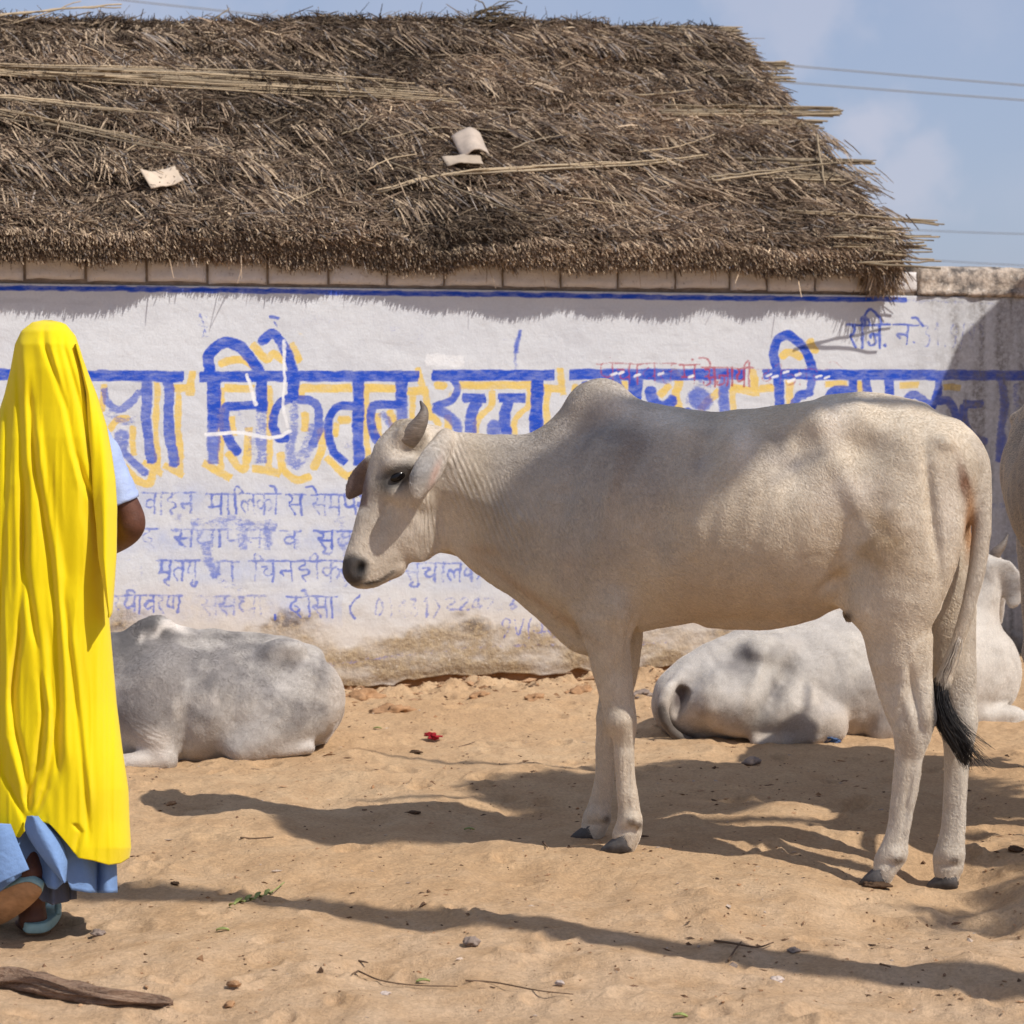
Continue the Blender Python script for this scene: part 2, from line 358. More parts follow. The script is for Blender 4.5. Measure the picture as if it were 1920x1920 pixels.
for a in [((325, 727), (355, 728)), ((361, 697), (357, 740)), ((231, 874), (256, 899), (279, 908), (286, 886)), ((420, 728), (475, 728)), ((382, 868), (431, 897)), ((428, 850), (447, 875), (462, 874), (466, 802)),
          ((475, 878), (525, 889)), ((413, 683), (431, 675), (453, 675), (472, 685)), ((472, 646), (500, 673), (512, 664), (531, 677)), ((544, 646), (562, 677)), ((568, 728), (658, 728)), ((525, 850), (534, 883), (556, 899), (580, 894)),
          ((572, 774), (572, 806)), ((601, 806), (603, 839), (587, 877)), ((637, 787), (655, 786)), ((629, 796), (629, 815)), ((612, 858), (650, 892), (684, 874)), ((684, 728), (742, 728)), ((766, 732), (800, 732)), ((708, 776), (709, 824)), ((731, 772), (738, 796)),
          ((862, 722), (994, 722)), ((1018, 727), (1056, 730)), ((818, 722), (834, 724)), ((1255, 722), (1237, 742)), ((1263, 696), (1273, 714), (1268, 740), (1273, 765)), ((1310, 768), (1349, 733)), ((1372, 727), (1422, 735)),
          ((1467, 667), (1480, 660), (1501, 670)), ((1519, 639), (1529, 660)), ((1425, 728), (1450, 728))]:
    S(Yw, 13, .95, *a)
S(Yw, 10, .45, (852, 730), (840, 752)); S(Yw, 7, .35, (560, 622), (575, 635))
# white paint dribbles
L(Wh, 7, 1, (386, 814), (450, 811), (505, 820), (530, 818), (543, 808)); L(Wh, 6, .9, (533, 640), (532, 690), (534, 712), (531, 760), (539, 800)); L(Wh, 6, .9, (462, 702), (474, 735), (478, 760))
L(Wh, 26, .6, (800, 675), (868, 678), soft=6)
for u, v in ((1438, 706), (1450, 709), (1470, 700), (1492, 705), (1480, 715), (1530, 706), (1545, 708), (1146, 702), (1160, 700), (1190, 706), (1235, 703), (1290, 707)): L(Wh, 5, .9, (u, v), (u+9, v-3))
# faint smears of old paint
for a in [((560, 600), (700, 598)), ((640, 612), (820, 618)), ((770, 632), (800, 634)), ((930, 640), (965, 632))]: L(B, 9, .2, *a, soft=9)
L(B, 9, .85, (974, 620), (968, 660), soft=5); L(B, 5, .5, (967, 660), (966, 690), soft=4)
L(B, 6, .8, (505, 594), (522, 597)); L(B, 5, .7, (513, 603), (520, 611)); L(B, 4, .6, (376, 590), (384, 610), (378, 632))
for k in range(5): L(B, 3, .6, (376+rng.uniform(-3, 8), 592+k*9), (388+rng.uniform(-3, 3), 596+k*9))
# ghost of an older big letter under the small lines
L(B, 24, .42, (358, 982), (440, 978), (520, 988), soft=9); L(B, 22, .5, (452, 985), (455, 1030), soft=7); L(B, 20, .5, (502, 975), (502, 1030), soft=7); S(B, 18, .55, (386, 1022), (392, 1050), (405, 1078), soft=6); S(B, 17, .32, (405, 1078), (425, 1096), (450, 1106), soft=8)
L(B, 22, .35, (545, 1000), (560, 1028), soft=9); L(B, 18, .3, (620, 976), (690, 976), soft=9); L(B, 12, .25, (335, 965), (338, 1050), soft=7); L(B, 16, .4, (640, 975), (650, 1100), soft=9)
for a in [((215, 935), (660, 940)), ((215, 1010), (690, 1010)), ((300, 1065), (700, 1075)), ((690, 1060), (900, 1075)), ((230, 1135), (640, 1140))]: L('wash', 40, .9, *a, soft=26)
# small devanagari lettering: unit glyphs, x 0-1, y 0 headline - 1 foot
G = {
 'va': [[(.75, 0), (.75, 1)], [(.75, .35), (.4, .3), (.15, .5), (.3, .75), (.75, .6)]], 'A': [[(.5, 0), (.5, 1)]],
 'ha': [[(.5, 0), (.5, .2), (.2, .3), (.3, .45), (.7, .45), (.75, .65), (.4, .75), (.6, 1)]], 'na': [[(.8, 0), (.8, 1)], [(.8, .5), (.25, .5), (.2, .6), (.35, .7)]],
 'ma': [[(.8, 0), (.8, 1)], [(.25, 0), (.25, .65)], [(.1, .65), (.8, .65)]], 'la': [[(.85, 0), (.85, 1)], [(.85, .4), (.6, .3), (.45, .6), (.5, .8)], [(.45, .5), (.2, .35), (.08, .6), (.3, .95)]],
 'i': [[(.5, 1), (.5, 0), (.45, -.25), (.9, -.38), (1.6, -.05)]], 'I': [[(.5, 1), (.5, 0), (.5, -.25), (.1, -.38), (-.5, -.05)]],
 'ka': [[(.5, 0), (.5, 1)], [(.5, .4), (.2, .3), (.08, .55), (.28, .72), (.5, .55)], [(.5, .4), (.8, .3), (.95, .5), (.82, .85)]], 'e': [[(.1, -.38), (.5, -.35), (.8, 0)]],
 'o': [[(.5, 0), (.5, 1)], [(-.2, -.4), (.2, -.36), (.5, 0)]], 'au': [[(.5, 0), (.5, 1)], [(-.2, -.4), (.2, -.36), (.5, 0)], [(-.4, -.3), (0, -.28), (.4, 0)]],
 'sa': [[(.85, 0), (.85, 1)], [(.1, 0), (.35, .15), (.3, .4), (.08, .45), (.5, .98)], [(.3, .5), (.85, .5)]], 'pa': [[(.8, 0), (.8, 1)], [(.2, 0), (.2, .5), (.45, .65), (.8, .55)]],
 'da': [[(.5, 0), (.5, .22), (.2, .35), (.15, .65), (.5, .78), (.68, .6), (.45, .5)], [(.5, .78), (.78, 1.05)]], 'tha': [[(.88, 0), (.88, 1)], [(.2, .2), (.1, .05), (.35, .05), (.3, .3), (.1, .5), (.3, .78), (.88, .65)]],
 'u': [[(-.5, 1.05), (-.65, 1.22), (-.3, 1.3), (-.15, 1.12)]], 'ta': [[(.75, 0), (.75, 1)], [(.75, .4), (.35, .38), (.15, .65), (.4, 1)]], 'ra': [[(.2, 0), (.55, .15), (.5, .4), (.15, .48), (.7, 1)]],
 'cha': [[(.8, 0), (.8, 1)], [(.1, .3), (.5, .3), (.25, .55), (.45, .75), (.8, .6)]], 'ya': [[(.8, 0), (.8, 1)], [(.2, 0), (.4, .2), (.15, .45), (.35, .72), (.8, .6)]], 'Na': [[(.9, 0), (.9, 1)], [(.15, 0), (.15, .6), (.5, .7)], [(.5, 0), (.5, .7)]],
 'ja': [[(.85, 0), (.85, 1)], [(.85, .45), (.3, .42), (.22, .58)], [(.5, .45), (.58, .8), (.2, .95), (.08, .75)]], 'dot': [[(-.35, -.32), (-.28, -.3)]], 'a': [[(.9, 0), (.9, 1)], [(.12, .1), (.5, .1), (.45, .38), (.2, .45)], [(.4, .45), (.55, .75), (.2, .95), (.05, .75)], [(.5, .5), (.9, .5)]],
 'reph': [[(-.6, -.05), (-.75, -.3), (-.35, -.35), (-.2, -.15)]], 'ri': [[(-.4, 1.0), (-.6, 1.2), (-.25, 1.35)]],
 '0': [[(.5, .1), (.2, .4), (.25, .8), (.5, .95), (.8, .7), (.75, .3), (.5, .1)]], '1': [[(.3, .25), (.55, .05), (.55, 1)]], '4': [[(.65, .05), (.1, .7), (.9, .7)], [(.65, .05), (.65, 1)]], '3': [[(.2, .1), (.7, .1), (.4, .45), (.75, .65), (.5, .95), (.15, .85)]],
 '2': [[(.15, .25), (.5, .08), (.75, .3), (.15, .95), (.85, .95)]], '7': [[(.1, .1), (.85, .1), (.4, 1)]], '6': [[(.7, .05), (.25, .5), (.35, .95), (.75, .75), (.3, .6)]], '(': [[(.8, -.1), (.3, .4), (.25, .8), (.5, 1.2)]], ')': [[(.2, 0), (.7, .5), (.2, 1)]], ',': [[(.5, .95), (.4, 1.2)]],
 '.': [[(.5, .9), (.56, .95)]], 'nine': [[(.6, .5), (.3, .35), (.4, .05), (.75, .1), (.7, .6), (.45, 1)]], '/': [[(.8, 0), (.3, 1)]], 'three': [[(.1, .1), (.6, .1), (.35, .4), (.7, .6), (.5, .95), (.1, .9)]], 'v': [[(.1, .1), (.4, .9), (.9, 0)]],
}
NB = set('0 1 2 3 4 6 7 ( ) , . nine / three v'.split())
WID = {'A': .45, 'i': .45, 'I': .45, 'o': .45, 'au': .45, 'e': 0, 'u': 0, 'dot': 0, 'reph': 0, 'ri': 0, 'ra': .7, ',': .5, '.': .4, '/': .6}
def word(txt, u0, u1, v0, h, c=B, wdt=5.6, st=.6, tilt=0.0, bar=True):
    gl = txt.split(); tot = sum(WID.get(g, 1.0) for g in gl); sx = (u1-u0)/tot; x = u0
    if bar: L(c, wdt*.95, st, (u0-3, v0), (u1+3, v0+tilt*(u1-u0)), soft=1.4)
    for g in gl:
        wd = WID.get(g, 1.0); k = (wd if wd else 1.0)*sx; s2 = 1.12*st*rng.uniform(.75, 1.15)
        for pl in G[g]:
            pts = [(x+k*a+rng.normal()*.5, v0+h*b+tilt*(x-u0)+rng.normal()*.5) for a, b in pl]
            S(c, wdt*rng.uniform(.85, 1.2), min(1, s2), *pts, soft=2.0, n=14)
        x += wd*sx
word('va A ha na', 270, 362, 924, 40, st=.5); word('ma A i la ka o', 390, 524, 926, 37, st=.58, wdt=5); word('sa e', 538, 570, 927, 38, wdt=5); word('sa ma pa ra', 586, 690, 928, 36)
word('da', 262, 294, 991, 34, st=.6, wdt=5); word('sa tha A pa na A', 326, 512, 993, 33, st=.5); word('va', 530, 562, 996, 32, st=.5); word('sa u va i da A', 592, 735, 996, 34, st=.6)
word('ta u', 228, 280, 1050, 38, st=.25); word('ma ri ta ya u', 298, 372, 1051, 36, st=.55); word('ra A', 395, 445, 1052, 36, st=.5); word('i cha na ha I ka ra', 470, 660, 1052, 38, st=.62, wdt=5); word('sa u cha A la ka', 758, 900, 1056, 34, st=.5); word('ra A', 690, 740, 1056, 34, st=.5)
word('ra ya reph A va ra Na', 212, 338, 1117, 32, st=.5); word('sa dot sa tha A', 374, 496, 1118, 36, st=.38); word(',', 510, 525, 1120, 34, bar=False); word('da au sa A', 540, 630, 1119, 38, st=.58, wdt=4.8)
word('(', 650, 680, 1120, 34, st=.6, bar=False, wdt=5); word('0 1 4 3 1 )', 700, 832, 1120, 36, st=.4, bar=False); word('2 2 4 7 2 6', 836, 975, 1119, 24, st=.36, bar=False)
word('nine v / 4 6', 935, 1050, 1160, 36, st=.5, bar=False, wdt=4.6)
word('pa dot cha A ya ta', 1122, 1266, 682, 38, Rd, 4, .62); word('ma e dot', 1276, 1308, 684, 34, Rd, 4, .75); word('a ja A ya I', 1318, 1412, 690, 34, Rd, 4.6, .7); word('da I ja i ya e', 1424, 1552, 692, 30, Rd, 3.4, .5)
word('ra i ja .', 1590, 1666, 609, 42, B, 5.5, .85); S(B, 5.5, .85, (1622, 606), (1624, 590), (1634, 580), (1646, 592), (1654, 608)); word('na e .', 1678, 1718, 609, 36, B, 5, .85, bar=True); word('three 1 . nine / nine 1', 1728, 1850, 606, 46, B, 4.4, .42, bar=False)
# stray lines low on the wall
L(B, 8, .3, (620, 1245), (760, 1228), (900, 1212), (1060, 1208), (1250, 1205), soft=4); L(B, 7, .25, (1580, 1190), (1760, 1175), soft=4)
L(B, 12, .3, (1840, 945), (1900, 950), soft=5); L(B, 12, .3, (1850, 1000), (1855, 1045), soft=5); L(B, 9, .35, (1862, 1043), (1915, 1045), soft=5)

ss = np.concatenate([np.arange(-4.2, -1.75, .06), np.arange(-1.75, 3.9, .0058), np.arange(3.9, 7.5, .06)])
ZTOP = 1.848
zz = np.arange(0, 1.0001, 1/310.0)
SS, TT = np.meshgrid(ss, zz)
_pb = [wall_s(*q) for q in ((-60, 1330), (620, 1291), (680, 1284), (738, 1286), (760, 1277), (880, 1266), (975, 1263), (1012, 1270), (1090, 1256), (1125, 1263), (1200, 1259), (1240, 1249), (1500, 1241), (1880, 1226), (1930, 1225))]
zb = np.interp(SS[0], [q[0] for q in _pb], [q[1] for q in _pb])+.009*fbm(SS[0]*9, SS[0]*0, octv=4)
ZZ = zb[None]*(1-TT)+ZTOP*TT
OFF = 0.004*fbm(SS*1.6, ZZ*1.6, octv=3)+.0012*fbm(SS*14, ZZ*14, octv=3)-0.012*sstep(.06, 0, ZZ-zb[None])
PW = wpt(SS, ZZ, OFF)
uu, vv = proj(PW.reshape(-1, 3)); U = uu.reshape(SS.shape); Vv = vv.reshape(SS.shape)
cov = {k: np.zeros(SS.shape, np.float32) for k in (B, Yw, Rd, Wh, 'wash')}
wob = 2.2*vnoise(U/23, Vv/23)+1.2*vnoise(U/6, Vv/6)
U2 = U+wob; V2 = Vv+1.4*vnoise(U/19+50, Vv/19)
for (c, wdt, st, soft, pts) in STROKES:
    r = wdt/2+soft+2; a = pts.min(0)-r; b = pts.max(0)+r
    jm = np.where((Vv.max(1) > a[1]) & (Vv.min(1) < b[1]))[0]; im = np.where((U.max(0) > a[0]) & (U.min(0) < b[0]))[0]
    if not len(jm) or not len(im): continue
    sl_ = (slice(jm[0], jm[-1]+1), slice(im[0], im[-1]+1)); u_ = U2[sl_]; v_ = V2[sl_]; d = np.full(u_.shape, 1e9)
    for q in range(len(pts)-1):
        e = pts[q+1]-pts[q]; t0 = ((u_-pts[q][0])*e[0]+(v_-pts[q][1])*e[1])/(e@e+1e-9); t = np.clip(t0, 0, 1)
        dd = (u_-pts[q][0]-t*e[0])**2+(v_-pts[q][1]-t*e[1])**2; le = math.sqrt(e@e)
        if wdt > 8:      # flat brush: square stroke ends
            if q == 0: dd = dd+1e4*np.clip(-t0*le-1.5, 0, 9)**2
            if q == len(pts)-2: dd = dd+1e4*np.clip((t0-1)*le-1.5, 0, 9)**2
        d = np.minimum(d, dd)
    k = st*sstep(wdt/2+soft, wdt/2-soft, np.sqrt(d)).astype(np.float32)
    cov[c][sl_] = np.maximum(cov[c][sl_], k)
foot = sstep(1150, 1215, Vv+46*fbm(U/110, Vv/60, octv=3)+14*fbm(U/16, Vv/14, octv=2))*np.clip(.78+.5*fbm(U/60+9, Vv/28, octv=3), .3, 1)
foot2 = sstep(1195, 1170, Vv+10*fbm(U/60, Vv/60))*foot
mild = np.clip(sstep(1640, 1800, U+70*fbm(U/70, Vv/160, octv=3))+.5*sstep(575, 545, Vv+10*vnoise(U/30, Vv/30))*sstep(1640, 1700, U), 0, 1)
streak = np.clip(.5+.9*fbm(U/16, Vv/220, octv=4), 0, 1)
warm = sstep(1060, 1180, Vv+30*fbm(U/150, Vv/80))
# wall: front sheet plus an inward lip under the ragged plaster foot, top cap and back
nr, nc = SS.shape
lip = [wpt(ss, zb-.004, np.full(nc, -.05)), wpt(ss, zb+.0, np.full(nc, -.20))]
top = [wpt(ss, np.full(nc, ZTOP+.001), np.full(nc, -.03)), wpt(ss, np.full(nc, ZTOP), np.full(nc, -.20))]
rows = [lip[1], lip[0]]+[PW[i] for i in range(nr)]+top
Vw = np.concatenate(rows); Fw = grid_faces(nr+4, nc)
def padr(a): z = np.zeros((2, nc), np.float32); return np.concatenate([z, a, z]).ravel()
m, nt, p = new_mat('whitewashed_plaster')
tcw = nd(nt, 'ShaderNodeTexCoord').outputs['Object']
wn1 = noise(nt, 2.2, 5, .6, (1, 1, 2.5)); wn2 = noise(nt, 30, 5, .65); wn3 = noise(nt, 9, 4, .6, (.35, .35, 2.6)); wn4 = noise(nt, 110, 4, .7)
base = mixc(nt, mrange(nt, wn1, .35, .7), (.635, .645, .665), (.565, .575, .605))
base = mixc(nt, mth(nt, 'MULTIPLY', mrange(nt, wn3, .58, .72), .35), base, (.42, .42, .44))
base = mixc(nt, mth(nt, 'MULTIPLY', attr(nt, 'warm'), .55), base, (.66, .56, .44))
foota = attr(nt, 'foot')
dirt = mixc(nt, mrange(nt, wn2, .35, .68), (.46, .34, .20), (.25, .18, .115))
dirt = mixc(nt, mrange(nt, noise(nt, 60, 4, .7), .58, .72), dirt, (.66, .55, .42))
dirt = mixc(nt, mth(nt, 'MULTIPLY', attr(nt, 'foot2'), mrange(nt, noise(nt, 30, 6, .75), .42, .56, 0, .9)), dirt, (.12, .09, .07))
base = mixc(nt, mth(nt, 'MULTIPLY', foota, .92), base, dirt)
def paint(col, name, base, lo, hi, noisev):
    a = attr(nt, name)
    thr = mrange(nt, noisev, .32, .68, lo-.15, hi+.45)          # worn: more paint is missing where the cover is thin
    f = mth(nt, 'SUBTRACT', mth(nt, 'MULTIPLY', a, 1.45), thr); f = mth(nt, 'MULTIPLY', f, 2.6, clamp=True)
    f = mth(nt, 'MULTIPLY', f, mth(nt, 'MULTIPLY_ADD', a, .72, .30), clamp=True)
    f = mth(nt, 'MULTIPLY', f, mrange(nt, noise(nt, 26, 5, .75, (.5, .5, 1.6)), .32, .56, .68, 1.0))
    return mixc(nt, f, base, col)
wear = noise(nt, 75, 5, .75, (.6, .6, 1.3)); wear2 = noise(nt, 16, 5, .7)
wr = mth(nt, 'ADD', mth(nt, 'MULTIPLY', wear, .55), mth(nt, 'MULTIPLY', wear2, .45))
base = mixc(nt, mth(nt, 'MULTIPLY', attr(nt, 'wash'), mrange(nt, noise(nt, 7, 5, .65), .40, .64, 0, .55)), base, (.36, .43, .68))
base = paint((.74, .53, .15), 'yellow', base, -.05, .75, wr)
base = paint((.022, .078, .50), 'blue', base, -.12, .62, wr)
base = paint((.40, .06, .08), 'red', base, .0, .7, wr)
base = paint((.82, .82, .82), 'white', base, .0, .5, wr)
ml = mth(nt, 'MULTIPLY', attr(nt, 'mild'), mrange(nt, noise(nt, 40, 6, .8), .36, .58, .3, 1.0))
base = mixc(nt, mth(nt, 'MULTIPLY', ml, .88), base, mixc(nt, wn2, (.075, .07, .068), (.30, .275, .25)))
base = mixc(nt, 1.0, base, mrange(nt, wn4, .3, .7, .93, 1.05), 'MULTIPLY')
nt.links.new(base, p.inputs['Base Color']); p.inputs['Roughness'].default_value = .9; p.inputs['Specular IOR Level'].default_value = .1
hb = mth(nt, 'ADD', mth(nt, 'MULTIPLY', noise(nt, 35, 5, .6), mth(nt, 'MULTIPLY_ADD', foota, 2.0, .35)), mth(nt, 'MULTIPLY', wn4, .3))
bump(nt, p, hb, .006, .9)
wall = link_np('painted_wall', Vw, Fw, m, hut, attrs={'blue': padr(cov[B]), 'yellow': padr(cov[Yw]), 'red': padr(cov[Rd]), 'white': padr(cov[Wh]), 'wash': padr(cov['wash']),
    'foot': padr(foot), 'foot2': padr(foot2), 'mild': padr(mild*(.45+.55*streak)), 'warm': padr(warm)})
# earth footing set back under the plaster
fs = np.arange(-4.2, 7.5, .025); ft = np.linspace(0, 1, 10); FS, FT = np.meshgrid(fs, ft)
m_earth = flat_mat('footing_earth', (.26, .145, .075), .95, .35, 12, .012, 40, .05)
Vf = wpt(FS, -.25+FT*.34, -.045+.02*fbm(FS*6, FT*3, octv=3)); link_np('footing', Vf.reshape(-1, 3), grid_faces(len(ft), len(fs)), m_earth, hut)
# brick course between wall and eave: each brick a part
mb, nt, p = new_mat('grey_brick')
c = mixc(nt, noise(nt, 25, 5, .65), (.56, .52, .50), (.70, .67, .65)); c = mixc(nt, mrange(nt, noise(nt, 60, 4, .7), .6, .75), c, (.20, .15, .12))
nt.links.new(c, p.inputs['Base Color']); p.inputs['Roughness'].default_value = .92; bump(nt, p, noise(nt, 90, 5, .6), .004)
gaps = [-190, -75, 47, 162, 276, 390, 503, 617, 727, 834, 944, 1053, 1160, 1268, 1370, 1440, 1530, 1625, 1722]
mb2 = flat_mat('mortar', (.30, .24, .19), .95, .3, 20, .006, 60, .05)
Vm, Fm = box(0, 1, 0, 1, 0, 1); s0_, s1_ = -3.0, wall_s(1722, 520)[0]
Vm = wpt(s0_+Vm[:, 0]*(s1_-s0_), ZTOP+.0015+Vm[:, 2]*.125, -.018-Vm[:, 1]*.16); link_np('mortar_bed', Vm, Fm, mb2, hut)
for a, b in zip(gaps[:-1], gaps[1:]):
    sa = wall_s(a, 520)[0]+.007; sb = wall_s(b, 520)[0]-.007
    nx, nz = 14, 7; x, z = np.meshgrid(np.linspace(0, 1, nx), np.linspace(0, 1, nz))
    edge = np.minimum(np.minimum(x, 1-x)*(sb-sa), np.minimum(z, 1-z)*.11)
    o_ = .004-.012*sstep(.012, 0, edge)+.005*fbm(x*5+a, z*3, octv=3)
    zz_ = ZTOP+.018+z*.105+rng.normal()*.003+.004*vnoise(x*4+a, z*2)
    Vb = [wpt(sa+x*(sb-sa), zz_, o_)]
    ring = np.concatenate([np.arange(nx), nx-1+nx*np.arange(1, nz), (nz-1)*nx+np.arange(nx-2, -1, -1), nx*np.arange(nz-2, 0, -1)])
    Vf_ = Vb[0].reshape(-1, 3); back = Vf_[ring]-WN*.10; n0 = len(Vf_); k = len(ring); j = np.arange(k); j1 = (j+1) % k
    link_np('brick', np.vstack([Vf_, back]), [grid_faces(nz, nx), np.stack([ring[j], n0+j, n0+j1, ring[j1]], -1)], mb, hut)
# coping on the bare end of the wall
mc, nt, p = new_mat('stained_coping')
c = mixc(nt, mrange(nt, noise(nt, 14, 5, .7), .4, .62), (.50, .41, .33), (.10, .085, .075)); c = mixc(nt, mrange(nt, noise(nt, 30, 4, .7), .55, .7), c, (.62, .55, .48))
nt.links.new(c, p.inputs['Base Color']); p.inputs['Roughness'].default_value = .95; bump(nt, p, noise(nt, 40, 6, .65), .012)
cs = np.arange(s1_+.003, 7.5, .02)
prof = [(-.21, -.004), (.012, -.002), (.018, .02), (.006, .035), (.012, .07), (.008, .125), (-.02, .145), (-.20, .15), (-.21, .0)]
Vc = np.concatenate([wpt(cs, ZTOP+.004+b+.010*vnoise(cs*5, cs*0+i)*(1 if b > .03 else .3)+.006*vnoise(cs*23, cs*0+i), a+.012*fbm(cs*6, cs*0+3*i, octv=3)) for i, (a, b) in enumerate(prof)])
_k = np.arange(1, len(prof)-2)*len(cs)
link_np('coping', Vc, [grid_faces(len(prof), len(cs)), np.stack([0*_k, _k, _k+len(cs)], -1)], mc, hut)
# plain back and end walls of the hut so it is a closed building
mpl = flat_mat('mud_plaster', (.52, .42, .33), .95, .2, 4, .006, 40, .05)
def wbox(s0, s1, z0, z1, o0, o1):
    V_, F_ = box(0, 1, 0, 1, 0, 1); return wpt(s0+V_[:, 0]*(s1-s0), z0+V_[:, 2]*(z1-z0), o0+V_[:, 1]*(o1-o0)), F_
link_np('rear_wall', *wbox(-4.2, 3.05, -.2, 1.93, -4.0, -3.8), mpl, hut)
link_np('end_wall', *wbox(2.85, 3.05, -.2, 1.93, -3.797, -.203), mpl, hut)

# ------------------------------------------------------------------ thatched roof
Z_E, O_E = 2.075, 0.15
RUN, RISE = 2.05, 1.40; SLEN = math.hypot(RUN, RISE); CT, ST = RUN/SLEN, RISE/SLEN
S_L, S_R = -4.6, 2.90
SLD = -WN*CT+np.array([0, 0, ST]); RNM = np.cross(WD, SLD); RNM /= np.linalg.norm(RNM)
if RNM[2] < 0: RNM = -RNM
E0 = W0+WN*O_E+np.array([0, 0, Z_E])
def roof_h(s, q):
    """height of the thatch above the plain slope plane, along the roof normal"""
    k = q/SLEN
    sag = -0.15*sstep(2.6, -1.2, s)*k*np.clip(k, 0, 1)+.012*np.sin(s*1.7)*k
    course = ((q+.05*vnoise(s*1.5, s*0+1))/.52) % 1.0
    st = .034*(1-course)**1.5
    edge = -.05*sstep(.10, 0, q)
    return sag+st+.026*fbm(s*2.6, q*3.0, octv=3)+.012*fbm(s*12, q*9, octv=2)+edge
def roof(s, q, lift=0.0):
    s = np.asarray(s, float); q = np.asarray(q, float)
    return E0+s[..., None]*WD+q[..., None]*SLD+(roof_h(s, q)+lift)[..., None]*RNM
def roof_px(u, v, lift=.012):
    h = 0.0
    for _ in range(4):
        P = on_plane(u, v, E0+RNM*h, RNM); s = float((P-E0)@WD); q = float((P-E0)@SLD)
        h = float(roof_h(np.array(s), np.array(min(max(q, 0.02), SLEN))))+lift
    return P
parts = []; cols = []
def addp(V, Fq, col):
    parts.append((V, Fq)); cols.append(np.broadcast_to(np.asarray(col, float), (len(V), 3)))
# thatch body: top slope, rear slope, eave face and underside in one closed skin
rs = np.arange(S_L, S_R+.001, .03); rq = np.linspace(0, SLEN, 90); RS, RQ = np.meshgrid(rs, rq)
P1 = roof(RS, RQ, -.03)
low = [P1[0]-np.array([0, 0, .055])-WN*.075+.012*vnoise(rs*6, rs*0)[:, None]*WN, P1[0]-np.array([0, 0, .05])-WN*.16]
inn = E0+rs[:, None]*WD+SLEN*SLD-np.array([0, 0, .25])
rear_e = inn-WN*2.1-np.array([0, 0, 1.35])
rear_t = P1[-1]-WN*2.15-np.array([0, 0, 1.42])
rows = [rear_e, inn, low[1], low[0]]+[P1[i] for i in range(len(rq))]+[rear_t, rear_e]
Vb = np.concatenate(rows); Fb = grid_faces(len(rows), len(rs))
addp(Vb, [Fb], (.085, .065, .05))
# gable end thickness cap (right)
e = [r[-1] for r in rows]; mid = np.array(e); cpts = np.vstack([mid, mid.mean(0)]); n = len(mid)
addp(cpts, [np.stack([np.arange(n), (np.arange(n)+1) % n, np.full(n, n)], -1)], (.10, .075, .055))
PAL = np.array([[.14, .10, .074], [.24, .172, .12], [.335, .245, .17], [.43, .325, .225], [.57, .435, .295], [.31, .265, .23]])
def straws(P0, D, ln, rad, col, bend):
    """n three-sided straws of three rings, from P0 along D"""
    n = len(P0); D = D/np.linalg.norm(D, axis=1)[:, None]
    ref = np.where(np.abs(D[:, 2:3]) < .9, np.array([[0, 0, 1.0]]), np.array([[1.0, 0, 0]]))
    A = np.cross(D, ref); A /= np.linalg.norm(A, axis=1)[:, None]; Bx = np.cross(A, D)
    ph = rng.uniform(0, 6.28, n); rings = []
    bd = (A*np.cos(ph)[:, None]+Bx*np.sin(ph)[:, None])*(bend*ln)[:, None]
    for t, rr in ((0, 1.0), (.55, .95), (1, .6)):
        c = P0+D*(ln*t)[:, None]+bd*(t*t)+np.array([0, 0, -1.0])*(ln*.10*t*t)[:, None]
        for k in range(3):
            a = ph+k*2.094; rings.append(c+(A*np.cos(a)[:, None]+Bx*np.sin(a)[:, None])*(rad*rr)[:, None])
    V = np.stack(rings, 1).reshape(-1, 3); b = np.arange(n)[:, None]*9; f = []
    for r in range(2):
        for k in range(3):
            f.append(np.concatenate([b+r*3+k, b+r*3+(k+1) % 3, b+r*3+3+(k+1) % 3, b+r*3+3+k], 1))
    f.append(np.concatenate([b+6, b+7, b+8, b+8], 1)[:, :4])
    Fq = np.concatenate(f[:-1]); Ft = np.concatenate([b+6, b+7, b+8], 1)
    addp(V, [Fq, Ft], np.repeat(col, 9, 0))
def straw_cols(n, bright, w=(.16, .24, .26, .18, .10, .06)):
    i = rng.choice(6, n, p=np.array(w)/sum(w)); c = PAL[i]*rng.uniform(.8, 1.2, (n, 1)); return c*bright[:, None]
def dirs(a, tilt):
    return np.sin(a)[:, None]*WD-np.cos(a)[:, None]*SLD*np.cos(tilt)[:, None]+np.sin(tilt)[:, None]*RNM
n = 112000
s = rng.uniform(-2.1, S_R, n); q = rng.uniform(.02, SLEN+.02, n)
a = R(9)+R(16)*fbm(s*2.9, q*3.1, octv=3)+R(17)*rng.normal(size=n); wild = rng.random(n) < .24; a[wild] = rng.uniform(-1.9, 1.9, wild.sum())
tilt = R(17)+R(14)*rng.normal(size=n); ln = np.clip(rng.lognormal(math.log(.064), .48, n), .02, .24)
ln = np.minimum(ln, .045+q*.35)
rad = np.clip(rng.lognormal(math.log(.0026), .35, n), .0012, .0062)
br = (.84+.42*fbm(s*1.6, q*2.2, octv=4))*(1-.22*sstep(1.5, 2.5, q)); br = np.clip(br, .45, 1.5)  # broad tone noise also paints dark hollows into the straw
straws(roof(s, q, -.022+.012*rng.normal(size=n)), dirs(a, tilt), ln, rad, straw_cols(n, br), .10*rng.normal(size=n))
